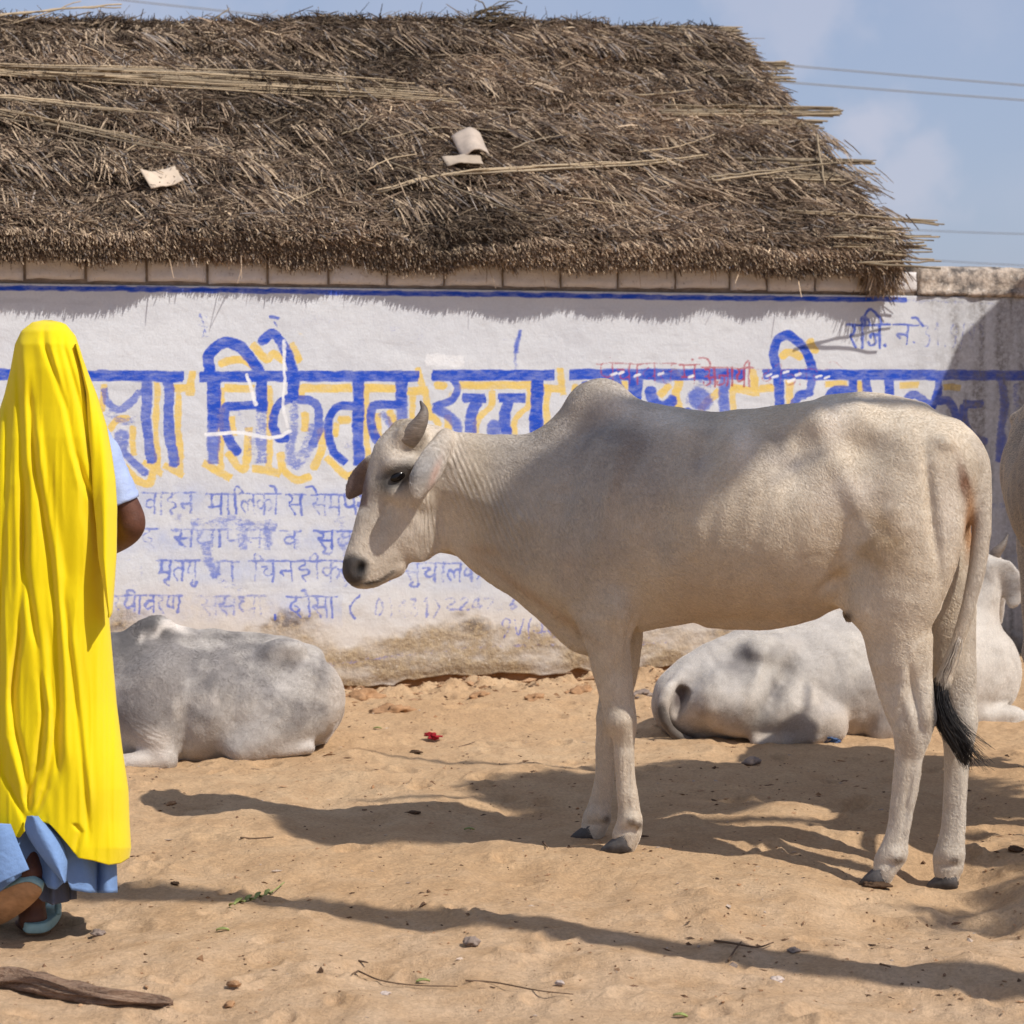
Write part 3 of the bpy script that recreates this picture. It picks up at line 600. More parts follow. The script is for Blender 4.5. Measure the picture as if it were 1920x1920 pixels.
# clumps of parallel reeds
for k in range(430):
    s0 = rng.uniform(-2, 3.0); q0 = rng.uniform(.3, 2.4); a0 = R(16)+R(14)*rng.normal(); m_ = rng.integers(6, 16)
    ss_ = s0+rng.normal(size=m_)*.045; qq = q0+rng.normal(size=m_)*.03
    straws(roof(ss_, qq, .004+.006*rng.random(m_)), dirs(a0+.10*rng.normal(size=m_), R(7)+R(4)*rng.normal(size=m_)), rng.uniform(.09, .24, m_), rng.uniform(.0022, .0048, m_),
           PAL[rng.choice([2, 3, 4, 5], m_, p=[.3, .35, .15, .2])]*rng.uniform(.75, 1.1), .06*rng.normal(size=m_))
# shaggy eave: short reed ends pointing out and down, with the ragged lower fringe
n = 30000
s = rng.uniform(-2.1, S_R, n); d = rng.random(n)
ebase = roof(s, np.full(n, .03), 0)
scal = .028*vnoise(s*2.6, s*0+5)+.022*vnoise(s*7, s*0+8)
gap = sstep(.12, .02, np.abs(s-.05))*.05+sstep(.30, .05, np.abs(s-.62))*.055+sstep(.35, .1, np.abs(s-1.15))*.02
depth_ = d*(.10+.6*scal-.7*gap)
P0 = ebase-np.array([0, 0, 1.0])*depth_[:, None]-WN*(.055+.04*rng.random(n)+.03*d)[:, None]
P0 = P0+WN*((.055+.02*vnoise(s*5, s*0))*np.maximum(sstep(-.75, -1.0, s), sstep(.15, .5, s)))[:, None]
Dd = WN[None]*rng.uniform(.55, 1.0, n)[:, None]+np.array([0, 0, -1.0])*(rng.uniform(.25, .95, n)*(.6+.7*d))[:, None]+WD[None]*(.06+.28*rng.normal(size=n))[:, None]
straws(P0, Dd, rng.uniform(.055, .085, n), np.clip(rng.lognormal(math.log(.0028), .3, n), .0013, .006), straw_cols(n, np.clip(1.0+.3*fbm(s*2, d*2), .5, 1.5), (.14, .22, .26, .2, .14, .04)), .1*rng.normal(size=n))
n = 260
s = rng.uniform(-2.1, S_R, n); P0 = wpt(s, 1.985+.015*rng.normal(size=n), .05+.05*rng.random(n))
Dd = WN[None]*rng.uniform(.1, .5, n)[:, None]+np.array([0, 0, -1.0])+WD[None]*(.25*rng.normal(size=n))[:, None]
straws(P0, Dd, rng.uniform(.02, .06, n)*(1+1.5*(rng.random(n) < .10)), rng.uniform(.0012, .003, n), straw_cols(n, np.full(n, 1.1)), .1*rng.normal(size=n))
# ridge fuzz
n = 5200
s = rng.uniform(-2.1, S_R-.05, n); P0 = roof(s, np.full(n, SLEN)-rng.random(n)*.1, -.02)
up = rng.random(n); Dd = WD[None]*rng.normal(size=n)[:, None]*.9+np.array([0, 0, 1.0])*(.15+.75*up**2)[:, None]+WN[None]*(.5*rng.normal(size=n))[:, None]
straws(P0, Dd, rng.uniform(.02, .065, n)*(1+1.0*(rng.random(n) < .05)), rng.uniform(.0015, .004, n), straw_cols(n, np.full(n, .55), (.5, .3, .15, .05, 0, .1)), .15*rng.normal(size=n))
# verge fuzz (right gable edge)
n = 3600
q = rng.uniform(.0, SLEN, n); P0 = roof(np.full(n, S_R)-rng.random(n)*.16, q, -.03*rng.random(n))
Dd = dirs(R(20)+R(22)*rng.normal(size=n), R(3)+R(6)*rng.normal(size=n))
straws(P0, Dd, rng.uniform(.06, .15, n), rng.uniform(.0018, .004, n), straw_cols(n, np.full(n, .85)), .1*rng.normal(size=n))
n = 900   # drooping corner
P0 = wpt(S_R-.14*rng.random(n), 2.08-.09*rng.random(n), .0+.12*rng.random(n)); Dd = np.array([0, 0, -1.0])[None]+WD[None]*(.15+.35*rng.normal(size=n))[:, None]+WN[None]*(.25*rng.normal(size=n))[:, None]
straws(P0, Dd, rng.uniform(.06, .17, n), rng.uniform(.002, .0045, n), straw_cols(n, np.full(n, .9)), .12*rng.normal(size=n))
Vt, Ft_ = merge(parts)
m_thatch = attr_mat('dry_thatch', .9, .08, .18, 90)
roof_o = link_np('thatch_roof', Vt, Ft_, m_thatch, hut, smooth=False, colors={'Col': np.concatenate(cols)})
# bundles of long reeds lying on the thatch and sticking out over the gable edge
m_reed = attr_mat('reed', .75, .15, .15, 50)
def reeds(name, lines, rad=.0042, tone=1.0):
    tone *= .84
    pt, cl = [], []
    for ln_ in lines:
        path = catmull(np.array(ln_), 14) if len(ln_) > 2 else catmull(np.array(ln_), 8)
        path = path+.004*rng.normal(size=3)+.0022*rng.normal(size=path.shape)
        V_, F_ = tube(path, rad*rng.uniform(.7, 1.3)*np.linspace(1.1, .75, len(path)), 5)
        pt.append((V_, F_)); cl.append(np.tile(np.array([[.50, .385, .25], [.42, .33, .22], [.33, .26, .18], [.56, .43, .28]][rng.integers(4)])*tone*rng.uniform(.8, 1.12), (len(V_), 1)))
    V_, F_ = merge(pt); return link_np(name, V_, F_, m_reed, roof_o, colors={'Col': np.concatenate(cl)})
def band(up, dn, k, lift=.034):
    """k reeds spread between an upper and a lower pixel polyline"""
    out = []
    for i in range(k):
        t = (i+rng.uniform(-.3, .3))/max(1, k-1); n_ = min(len(up), len(dn))
        x0, x1 = rng.uniform(0, .18), 1-rng.uniform(0, .22)
        pu, pd = catmull(up, 12), catmull(dn, 12); pl = pu*(1-t)+pd*t; pl = pl[int(x0*11):int(x1*11)+1]
        out.append([roof_px(a[0], a[1], lift+.02*rng.random()) for a in pl])
    return out
reeds('reed_bundle', band([(-160, 106), (0, 121), (423, 131), (700, 149), (800, 154)], [(-160, 122), (0, 139), (255, 157), (700, 184), (965, 207)], 22, .02))
reeds('reed_bundle', band([(-120, 168), (0, 180), (150, 194), (380, 217)], [(-120, 172), (0, 184), (150, 199), (390, 222)], 5))
reeds('reed_bundle', band([(-120, 178), (0, 203), (180, 240), (330, 268)], [(-120, 196), (0, 220), (150, 245), (300, 278), (450, 305)], 7), .0036, .85)
reeds('reed_bundle', [[roof_px(*a, .05) for a in l] for l in ([(130, 160), (260, 245), (400, 330)], [(290, 220), (400, 270), (510, 310)])], .004, .6)
reeds('reed_bundle', band([(700, 361), (830, 327), (1000, 311), (1200, 303), (1400, 283)], [(715, 362), (835, 333), (1015, 322), (1200, 311), (1380, 292)], 7, .02), .0048, 1.05)
reeds('reed_bundle', [[roof_px(*a, .05) for a in l] for l in ([(735, 303), (860, 352), (990, 405)],)], .0045, .6)
reeds('reed_bundle', [[roof_px(*a, .045) for a in l] for l in ([(1325, 334), (1420, 322), (1570, 306)], [(1335, 336), (1410, 326), (1500, 314)])], .0045)
for l in ([(690, 321), (730, 300), (780, 290)], [(718, 261), (825, 240), (950, 247)], [(1195, 286), (1270, 276), (1340, 252)], [(640, 252), (675, 240), (700, 215)], [(540, 383), (610, 352)], [(960, 278), (1000, 262), (1060, 250)], [(1075, 368), (1190, 385)], [(1190, 178), (1300, 168)], [(330, 40), (360, 66)], [(235, 280), (268, 262)], [(60, 240), (150, 262), (250, 300)]):
    reeds('reed', [[roof_px(*a, .04) for a in l]], .004, .95)
rt = [float((roof_px(0, 40, 0)-E0)@WD)]
def ridge_px(u, v): return on_plane(u, v, E0+SLD*(SLEN-.04), WN)
reeds('reed_bundle', [[ridge_px(*a) for a in l] for l in ([(-130, 42), (0, 27), (120, 15), (230, 6)], [(-100, 80), (0, 52), (90, 24), (152, 3)], [(-60, 36), (60, 22), (160, 12)], [(20, 25), (140, 14), (228, 12)])], .0048)
reeds('reed_bundle', [[ridge_px(*a) for a in l] for l in ([(330, 92), (380, 52), (432, 12)], [(335, 88), (385, 48), (425, 18)])], .004, .75)
tw = []
for k in range(46):
    u0, v0 = 900+rng.normal()*22, 40+rng.normal()*8; a = rng.uniform(-.9, .7) if k < 30 else rng.uniform(-3, 0); l_ = rng.uniform(25, 65)
    tw.append([ridge_px(u0, v0)+WN*rng.uniform(0, .1), ridge_px(u0+l_*.5*math.cos(a), v0+l_*.5*math.sin(a)*.6-6)+WN*rng.uniform(0, .12), ridge_px(u0+l_*math.cos(a), v0+l_*math.sin(a)*.6)+WN*rng.uniform(0, .12)])
reeds('twig_tuft', tw, .0035, .42)
def stub(u0, v0, u1, v1, k, spread, rad=.0058, tone=.66):
    k = int(k*1.5) if v0 < 360 else int(k*.8)
    out = []
    for i in range(k):
        dv = rng.uniform(-.5, .5)*spread; fan = rng.uniform(-.3, .3)*spread; e_ = rng.uniform(0, 24)
        A_ = roof_px(u0-rng.uniform(40, 160), v0+dv, .015); B_ = roof_px(u1-e_, v1+dv+fan, .01)
        out.append([A_-RNM*.015*rng.random(), B_-RNM*.02*rng.random()])
    return reeds('reed_bundle', out, rad, tone)
for a in [(1330, 55, 1402, 57, 10, 14), (1380, 78, 1425, 84, 8, 14), (1400, 120, 1490, 121, 9, 15), (1440, 140, 1494, 142, 10, 15), (1380, 205, 1582, 205, 14, 16), (1480, 226, 1550, 231, 8, 12), (1520, 306, 1650, 311, 6, 26),
          (1570, 330, 1632, 336, 7, 14), (1640, 396, 1772, 416, 7, 10), (1660, 425, 1716, 427, 5, 8), (1680, 438, 1768, 441, 6, 8), (1700, 456, 1748, 458, 5, 12), (1725, 484, 1772, 486, 5, 26)]: stub(*a)
reeds('reed_bundle', [[roof_px(1533, 254, .03), roof_px(1550, 362, .03)]], .006, .75)
# scraps lying on the roof
def scrap(name, corners, col, label, cat, bend, lift=.045):
    c4 = [roof_px(*c, lift) for c in corners]; k = 12; t = np.linspace(0, 1, k); Aq, Bq = np.meshgrid(t, t)
    P = ((1-Aq)*(1-Bq))[..., None]*c4[0]+(Aq*(1-Bq))[..., None]*c4[1]+(Aq*Bq)[..., None]*c4[2]+((1-Aq)*Bq)[..., None]*c4[3]
    P = P+RNM*(bend*np.sin(math.pi*Aq)+.006*fbm(Aq*3, Bq*3))[..., None]; f = P.reshape(-1, 3); bk = f-RNM*.006; nn = k*k
    ring = np.concatenate([np.arange(k), k-1+k*np.arange(1, k), (k-1)*k+np.arange(k-2, -1, -1), k*np.arange(k-2, 0, -1)]); r1 = np.roll(ring, -1)
    mm = flat_mat(name+'_card', col, .9, .12, 14, .002, 60, .1)
    o = link_np(name, np.vstack([f, bk]), [grid_faces(k, k), grid_faces(k, k)[:, ::-1]+nn, np.stack([ring, ring+nn, r1+nn, r1], -1)], mm)
    recentre(o, c4[3]); return tag(o, label, cat)
scrap('cardboard_scrap', [(262, 317), (327, 312), (346, 338), (284, 350)], (.52, .42, .32), 'flat pale cardboard scrap lying on the left part of the thatch', 'cardboard scrap', -.012)
scrap('bent_scrap', [(846, 256), (900, 250), (918, 292), (868, 296)], (.46, .38, .31), 'bent beige scrap bulging up from the thatch above a long pale reed', 'scrap', .045, .03)
scrap('torn_scrap', [(828, 294), (900, 291), (906, 309), (840, 309)], (.38, .31, .24), 'torn tan scrap tucked below the bent beige scrap on the thatch', 'scrap', .012, .03)

# ------------------------------------------------------------------ wires in the sky
mw = flat_mat('weathered_cable', (.30, .32, .34), .6, .05, 5, .0, 5, .2)
for lab, p0_, p1_, r_ in (('upper thin grey power line crossing the sky right of the roof', (1490, 124), (1920, 160), .022), ('second grey power line just below the upper one right of the roof', (1495, 156), (1920, 188), .022),
                      ('faint low power line ending behind the roof corner, the higher of two', (1770, 434), (1920, 439), .014), ('faint lowest power line just above the bare wall top', (1775, 490), (1920, 498), .014)):
    a_ = at_y(*p0_, 62); b_ = at_y(*p1_, 60); d_ = b_-a_; t_ = np.linspace(-3.5, 5, 40)
    path = a_+d_*t_[:, None]+np.array([0, 0, 1.0])*(.02*(t_-.5)**2)[:, None]
    o = link_np('power_line', *tube(path, r_, 6), mw); recentre(o, a_); tag(o, lab, 'power line', 'power lines in the sky')

# ------------------------------------------------------------------ sculpting: swept round sections blended into one skin
class Sculpt:
    def __init__(self, lo, hi, h):
        self.lo = np.array(lo, float); self.h = h
        n = np.ceil((np.array(hi)-self.lo)/h).astype(int)+1; self.n = n
        self.ax = [(self.lo[i]+h*np.arange(n[i])).astype(np.float32) for i in range(3)]
        self.Fd = np.full(tuple(n), 1.0, np.float32)
    def sub(self, lo, hi):
        i0 = np.clip(np.floor((lo-self.lo)/self.h).astype(int), 0, self.n); i1 = np.clip(np.ceil((hi-self.lo)/self.h).astype(int)+1, 0, self.n)
        return tuple(slice(a, b) for a, b in zip(i0, i1))
    def pts(self, sl):
        return np.meshgrid(*[self.ax[i][sl[i]] for i in range(3)], indexing='ij')
    def tube(self, st, lat, k=.03, egg=0.0, n=None, sub=False, up=None):
        """st: rows (x,y,z, a lateral, b in plane); lat: lateral axis; egg narrows the lower side; sub carves"""
        st = np.array(st, float); st = catmull(st, n or max(3*len(st), 8)) if len(st) > 2 else catmull(st, 5)
        st[:, 3:] = np.maximum(st[:, 3:], .004); lat = np.asarray(lat, float)/np.linalg.norm(lat)
        C, Aa, Bb = st[:, :3], st[:, 3], st[:, 4]; mr = max(Aa.max(), Bb.max()); mar = k+3*self.h
        sl = self.sub(C.min(0)-mr-mar, C.max(0)+mr+mar)
        if min(x.stop-x.start for x in sl) <= 1: return
        D = np.full([x.stop-x.start for x in sl], 1.0, np.float32)
        for i in range(len(C)-1):
            m_ = max(Aa[i], Aa[i+1], Bb[i], Bb[i+1])+mar
            s2 = self.sub(np.minimum(C[i], C[i+1])-m_, np.maximum(C[i], C[i+1])+m_)
            X, Y, Z = self.pts(s2)
            e = C[i+1]-C[i]; ee = e@e+1e-12
            px, py, pz = X-np.float32(C[i][0]), Y-np.float32(C[i][1]), Z-np.float32(C[i][2])
            t = np.clip((px*e[0]+py*e[1]+pz*e[2])/ee, 0, 1).astype(np.float32)
            px, py, pz = px-t*e[0], py-t*e[1], pz-t*e[2]
            a = Aa[i]+(Aa[i+1]-Aa[i])*t; b = Bb[i]+(Bb[i+1]-Bb[i])*t
            rl = px*lat[0]+py*lat[1]+pz*lat[2]
            if egg:
                T = e/math.sqrt(ee); M = np.cross(lat, T)
                if up is not None and M@np.array(up) < 0: M = -M
                elif up is None and M[2] < 0: M = -M
                a = a*(1-egg*np.clip(-(px*M[0]+py*M[1]+pz*M[2])/b, 0, 1))
            rp2 = np.maximum(px*px+py*py+pz*pz-rl*rl, 0)
            k0 = np.sqrt(rl*rl/(a*a)+rp2/(b*b)); k1 = np.sqrt(rl*rl/(a**4)+rp2/(b**4))+1e-6
            d = np.where(k0 < 1e-3, -np.minimum(a, b), k0*(k0-1)/k1).astype(np.float32)
            o = tuple(slice(x.start-y.start, x.stop-y.start) for x, y in zip(s2, sl))
            D[o] = np.minimum(D[o], d)
        Fv = self.Fd[sl]
        if sub:
            D = -D; hh = np.maximum(k-np.abs(Fv-D), 0)/k; self.Fd[sl] = np.maximum(Fv, D)+hh*hh*k*.25
        else:
            hh = np.maximum(k-np.abs(Fv-D), 0)/k; self.Fd[sl] = np.minimum(Fv, D)-hh*hh*k*.25
    def ball(self, c, r, k=.03, **kw):
        c = np.asarray(c, float); self.tube([(*c, r, r), (*(c+np.array([.001, 0, 0])), r, r)], (0, 1, 0), k, **kw)
    def mesh(self, smooth=2):
        Fd, n = self.Fd, self.n
        ins = Fd < 0
        cnt = np.zeros(tuple(n-1), np.int8)
        for dx in (0, 1):
            for dy in (0, 1):
                for dz in (0, 1): cnt += ins[dx:n[0]-1+dx, dy:n[1]-1+dy, dz:n[2]-1+dz]
        act = np.argwhere((cnt > 0) & (cnt < 8)); ids = np.full(tuple(n-1), -1, np.int64); ids[tuple(act.T)] = np.arange(len(act))
        P = np.zeros((len(act), 3)); W = np.zeros(len(act))
        co = [(0, 0, 0), (1, 0, 0), (0, 1, 0), (1, 1, 0), (0, 0, 1), (1, 0, 1), (0, 1, 1), (1, 1, 1)]
        vals = [Fd[tuple((act+np.array(c)).T)] for c in co]
        for i in range(8):
            for ax_ in range(3):
                if co[i][ax_]: continue
                c2 = list(co[i]); c2[ax_] = 1; j = co.index(tuple(c2)); a, b = vals[i], vals[j]; cr_ = (a < 0) != (b < 0)
                t = np.where(cr_, a/(a-b+1e-12*np.sign(a-b)+1e-20), 0); q = np.tile(np.array(co[i], float), (len(act), 1)); q[:, ax_] += t
                P += q*cr_[:, None]; W += cr_
        V = self.lo+(act+P/W[:, None])*self.h
        Fc = []
        for ax_ in range(3):
            o1, o2 = [(1, 2), (2, 0), (0, 1)][ax_]
            s_a = [slice(1, -1)]*3; s_a[ax_] = slice(0, -1); s_b = list(s_a); s_b[ax_] = slice(1, None)
            A_, B_ = ins[tuple(s_a)], ins[tuple(s_b)]
            for flip in (False, True):
                e = np.argwhere((A_ & ~B_) if not flip else (~A_ & B_))
                if not len(e): continue
                base = e+1; base[:, ax_] -= 1
                u1 = np.zeros(3, int); u1[o1] = 1; u2 = np.zeros(3, int); u2[o2] = 1
                g = [ids[tuple((base-u1-u2).T)], ids[tuple((base-u2).T)], ids[tuple(base.T)], ids[tuple((base-u1).T)]]
                f = np.stack(g, -1); Fc.append(f[:, ::-1] if flip else f)
        Fc = np.concatenate(Fc); Fc = Fc[(Fc >= 0).all(1)]
        E = np.concatenate([Fc[:, [0, 1]], Fc[:, [1, 2]], Fc[:, [2, 3]], Fc[:, [3, 0]]]); E = np.concatenate([E, E[:, ::-1]])
        deg = np.bincount(E[:, 0], minlength=len(V)).astype(float)[:, None]
        for it in range(smooth):
            for lam in (.55, -.45) if it < smooth-1 else (.5,):
                av = np.stack([np.bincount(E[:, 0], weights=V[E[:, 1], i], minlength=len(V)) for i in range(3)], 1)/np.maximum(deg, 1)
                V = V+lam*(av-V)
        return V, Fc
def normals(V, Fc):
    n = np.cross(V[Fc[:, 2]]-V[Fc[:, 0]], V[Fc[:, 3]]-V[Fc[:, 1]]); N = np.zeros_like(V)
    for i in range(4):
        for j in range(3): N[:, j] += np.bincount(Fc[:, i], weights=n[:, j], minlength=len(V))
    return N/(np.linalg.norm(N, axis=1)[:, None]+1e-12)
def blob(u, v, u0, v0, ru, rv=None, a=0.0):
    rv = rv or ru; c, s_ = math.cos(a), math.sin(a); p_ = ((u-u0)*c+(v-v0)*s_)/ru; q_ = (-(u-u0)*s_+(v-v0)*c)/rv
    return np.exp(-(p_*p_+q_*q_))
def lerp(c, col, k): return c*(1-k[:, None])+np.array(col)*k[:, None]

# hide material: coat colour per vertex (patches, stains, muzzle, some painted light and shade), fine hair grain, skin folds
m_hide, nt, p = new_mat('cattle_hide')
oc = nd(nt, 'ShaderNodeTexCoord').outputs['Object']
h1 = noise(nt, 170, 4, .75, (1, 1, .4)); h2 = noise(nt, 420, 3, .7, (1, 1, .5)); h3 = noise(nt, 14, 5, .65)
c = attr(nt, 'Col', 'Color')
c = mixc(nt, 1.0, c, mrange(nt, h1, .25, .75, .80, 1.18), 'MULTIPLY'); c = mixc(nt, 1.0, c, mrange(nt, h2, .28, .72, .84, 1.14), 'MULTIPLY'); c = mixc(nt, 1.0, c, mrange(nt, h3, .3, .7, .90, 1.08), 'MULTIPLY')
spk = mrange(nt, noise(nt, 300, 2, .6), .735, .76); c = mixc(nt, mth(nt, 'MULTIPLY', spk, .5), c, (.07, .06, .05))
nt.links.new(c, p.inputs['Base Color']); p.inputs['Roughness'].default_value = .62; p.inputs['Specular IOR Level'].default_value = .22
p.inputs['Sheen Weight'].default_value = .04; p.inputs['Sheen Roughness'].default_value = .4
fold = mth(nt, 'MULTIPLY', mth(nt, 'SINE', attr(nt, 'fph')), attr(nt, 'fmk'))
b1 = bump(nt, p, fold, .003, 1.0)
hb = mth(nt, 'ADD', mth(nt, 'MULTIPLY', h2, .5), mth(nt, 'ADD', mth(nt, 'MULTIPLY', h1, .6), mth(nt, 'MULTIPLY', h3, 1.2)))
bump(nt, p, hb, .003, .6, b1)
m_hoof = flat_mat('hoof_horn', (.085, .078, .075), .75, .45, 22, .002, 90, .35)
m_horn, nt, p = new_mat('horn')
c = mixc(nt, mrange(nt, attr(nt, 'Col', 'Fac'), 0, 1), (.26, .205, .16), (.085, .068, .056)); c = mixc(nt, 1.0, c, mrange(nt, noise(nt, 60, 4, .6, (1, 1, 3)), .3, .7, .75, 1.25), 'MULTIPLY')
nt.links.new(c, p.inputs['Base Color']); p.inputs['Roughness'].default_value = .6; bump(nt, p, noise(nt, 50, 4, .6, (1, 1, 4)), .003)
m_eye, nt, p = new_mat('eye'); p.inputs['Base Color'].default_value = (.005, .004, .004, 1); p.inputs['Roughness'].default_value = .16; p.inputs['Specular IOR Level'].default_value = .3
m_tuft = attr_mat('tail_hair', .5, .4, .2, 80)

def horn_part(path, rad, parent):
    pth = catmull(np.array(path), 18); r = np.interp(np.linspace(0, 1, 18), np.linspace(0, 1, len(rad)), rad)
    V_, F_ = tube(pth, r, 14); k = np.concatenate([np.repeat(np.linspace(0, 1, 18), 14), [0, 1]])
    return link_np('horn', V_, F_, m_horn, parent, colors={'Col': np.repeat(k[:, None], 3, 1)})
def eye_part(c_, du, dv, r, parent, name='eye'):
    th, ph = np.meshgrid(np.linspace(0, math.pi, 12), np.linspace(0, 2*math.pi, 20)); du = np.array(du)/np.linalg.norm(du); dv = np.array(dv)-du*(np.array(dv)@du); dv /= np.linalg.norm(dv); dn = np.cross(du, dv)
    V_ = np.array(c_)+r[0]*(np.cos(th))[..., None]*du+r[1]*(np.sin(th)*np.cos(ph))[..., None]*dv+r[2]*(np.sin(th)*np.sin(ph))[..., None]*dn
    return link_np(name, V_.reshape(-1, 3), grid_faces(20, 12), m_eye, parent)
def hoof_part(toe, heel, top, wid, lat, parent):
    """two claws: a wedge each, pointed toe, sloping front wall"""
    toe, heel, top, lat = map(lambda x: np.array(x, float), (toe, heel, top, lat)); ax_ = toe-heel; pr_ = []
    for sgn in (-1, 1):
        rings = []
        for t, sc_, drop in ((0, 1.0, 0), (.5, .93, 0), (1, .72, 0)):     # sole to coronet
            ring = []
            for a in np.linspace(0, 2*math.pi, 16, endpoint=False):
                x = .5+.5*math.cos(a); wv = wid*.25*math.sin(a)*(1.0 if x < .55 else (1-(x-.55)/.45*.55))
                ring.append(heel+ax_*(x*sc_*(1-.28*t)+.04*t)+lat*(sgn*wid*(.235-.07*x*x)+wv*sc_)+np.array([0, 0, 1])*(t*(top[2]-toe[2])*(1-.28*x)))
            rings.append(ring)
        V_ = np.array(rings).reshape(-1, 3); i = np.arange(2)[:, None]*16; j = np.arange(16)[None]; j1 = (j+1) % 16
        f = np.stack([i+j, i+j1, i+16+j1, i+16+j], -1).reshape(-1, 4); V_ = np.vstack([V_, V_[:16].mean(0), V_[32:48].mean(0)]); j = np.arange(16); j1 = (j+1) % 16
        pr_.append((V_, [f, np.stack([np.full(16, 48), j1, j], -1), np.stack([np.full(16, 49), 32+j, 32+j1], -1)]))
    V_, F_ = merge(pr_); return link_np('hoof', V_, F_, m_hoof, parent)
m_hair, nt, p = new_mat('short_hair')
nt.links.new(attr(nt, 'Col', 'Color'), p.inputs['Base Color']); p.inputs['Roughness'].default_value = .6; p.inputs['Specular IOR Level'].default_value = .2
def coat(V_, Fc, N_, col, parent, flow, n):
    """short lying hair combed back and down over the hide"""
    A, B_, C, D = (V_[Fc[:, i]] for i in range(4)); ar = np.linalg.norm(np.cross(C-A, D-B_), axis=1)
    lum = col[Fc].mean((1, 2)); ar = ar*(lum > .12); f = rng.choice(len(Fc), n, p=ar/ar.sum()); a, b = rng.random((2, n, 1))
    P = A[f]*(1-a)*(1-b)+B_[f]*a*(1-b)+C[f]*a*b+D[f]*(1-a)*b; Nn = N_[Fc[f]].mean(1); Nn /= np.linalg.norm(Nn, axis=1)[:, None]+1e-9; cc = col[Fc[f]].mean(1)*rng.uniform(.95, 1.50, (n, 1))
    x, y, z = P.T; fl = np.array(flow, float)+np.array([0, 0, -.75])+.40*np.stack([fbm(x*6+i*7, y*6, z*6, octv=2) for i in range(3)], 1)+.14*rng.normal(size=(n, 3))
    fl = fl-Nn*(fl*Nn).sum(1)[:, None]; fl /= np.linalg.norm(fl, axis=1)[:, None]+1e-9; ln = rng.uniform(.006, .0115, (n, 1))
    d0 = fl*.97+Nn*.17; pts = np.stack([P-Nn*.0004, P+d0*ln*.5, P+(d0*.5+fl*.48+Nn*.0)*ln*1.0], 1)
    hc = bpy.data.hair_curves.new('hair_coat'); hc.add_curves([3]*n); hc.attributes['position'].data.foreach_set('vector', pts.astype(np.float32).ravel())
    ra = hc.attributes.get('radius') or hc.attributes.new('radius', 'FLOAT', 'POINT'); ra.data.foreach_set('value', np.tile(np.array([.00028, .00023, .00006], np.float32), n))
    ca = hc.attributes.new('Col', 'FLOAT_COLOR', 'CURVE'); ca.data.foreach_set('color', np.concatenate([np.clip(cc, 0, 1), np.ones((n, 1))], 1).astype(np.float32).ravel())
    hc.materials.append(m_hair); o = bpy.data.objects.new('hair_coat', hc); COL.objects.link(o); o.parent = parent; o.matrix_parent_inverse = parent.matrix_world.inverted(); return o
def finish_body(sc_, parent, colour_fn, lump=.003, name='body', smooth=3, forms=(), flow=(1, 0, 0), nhair=150000):
    V_, Fc = sc_.mesh(smooth); N_ = normals(V_, Fc); u, v = proj(V_)
    if forms:
        V_ = V_+N_*sum(f[5]*blob(u, v, *f[:5]) for f in forms)[:, None]; N_ = normals(V_, Fc)
    x, y, z = V_.T
    V_ = V_+N_*(lump*fbm(x*9, y*9, z*9, octv=3)+.0011*fbm(x*26, y*26, z*20, octv=2))[:, None]
    col, fph, fmk = colour_fn(V_, N_)
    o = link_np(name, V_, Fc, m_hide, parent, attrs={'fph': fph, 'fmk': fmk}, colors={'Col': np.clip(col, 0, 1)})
    coat(V_, Fc, N_, np.clip(col, 0, 1), parent, flow, nhair)
    return o

# ------------------------------------------------------------------ the standing cow
def st(u, v, lat, a, hw, pt=cpt):
    P = pt(u, v, lat); return (*P, a, hw*(P-CAM)[1]/F)
cow = thing('standing_cow', 'cream white humped cow standing side on in the middle, facing left with short dark horn', 'cow', tuple(cpt(1400, 1625, 0)*np.array([1, 1, 0])))
lo = np.array([-.75, 5.9, -.08]); hi = np.array([1.62, 7.65, 1.52])
sk = Sculpt(lo, hi, .0075)
# trunk by vertical sections
TR = [(1100, 905, 1120, .11), (1125, 815, 1190, .19), (1200, 772, 1182, .235), (1300, 770, 1163, .275), (1400, 768, 1162, .29), (1480, 759, 1160, .275), (1560, 749, 1122, .235), (1640, 746, 1085, .215), (1705, 762, 1040, .19), (1745, 782, 1000, .155), (1772, 812, 950, .11), (1788, 845, 920, .07)]
sk.tube([st(u, (t+b)/2, 0, a, (b-t)/2) for u, t, b, a in TR], L_DIR, .03, n=34)
# hump
sk.tube([st(1088, 830, 0, .075, 62), st(1118, 785, 0, .07, 58), st(1132, 758, 0, .058, 42)], L_DIR, .05)
sk.tube([st(1118, 775, 0, .06, 52), st(1200, 800, 0, .06, 42), st(1270, 822, 0, .07, 40)], L_DIR, .06)
sk.tube([st(1060, 850, 0, .07, 60), st(1020, 880, 0, .07, 62)], L_DIR, .06)
# neck
NK = [(1090, 990, 180, .165), (1010, 970, 152, .125), (945, 948, 134, .10), (890, 926, 114, .088), (840, 912, 100, .085)]
sk.tube([st(u, v, 0, a, h) for u, v, h, a in NK], L_DIR, .05, egg=.62, n=16)
# dewlap fold down to the brisket
sk.tube([st(885, 1022, 0, .025, 20), st(940, 1062, 0, .028, 34), st(1000, 1090, 0, .032, 38), st(1050, 1132, 0, .05, 46), st(1085, 1180, 0, .06, 40), st(1108, 1205, 0, .06, 24)], L_DIR, .04)
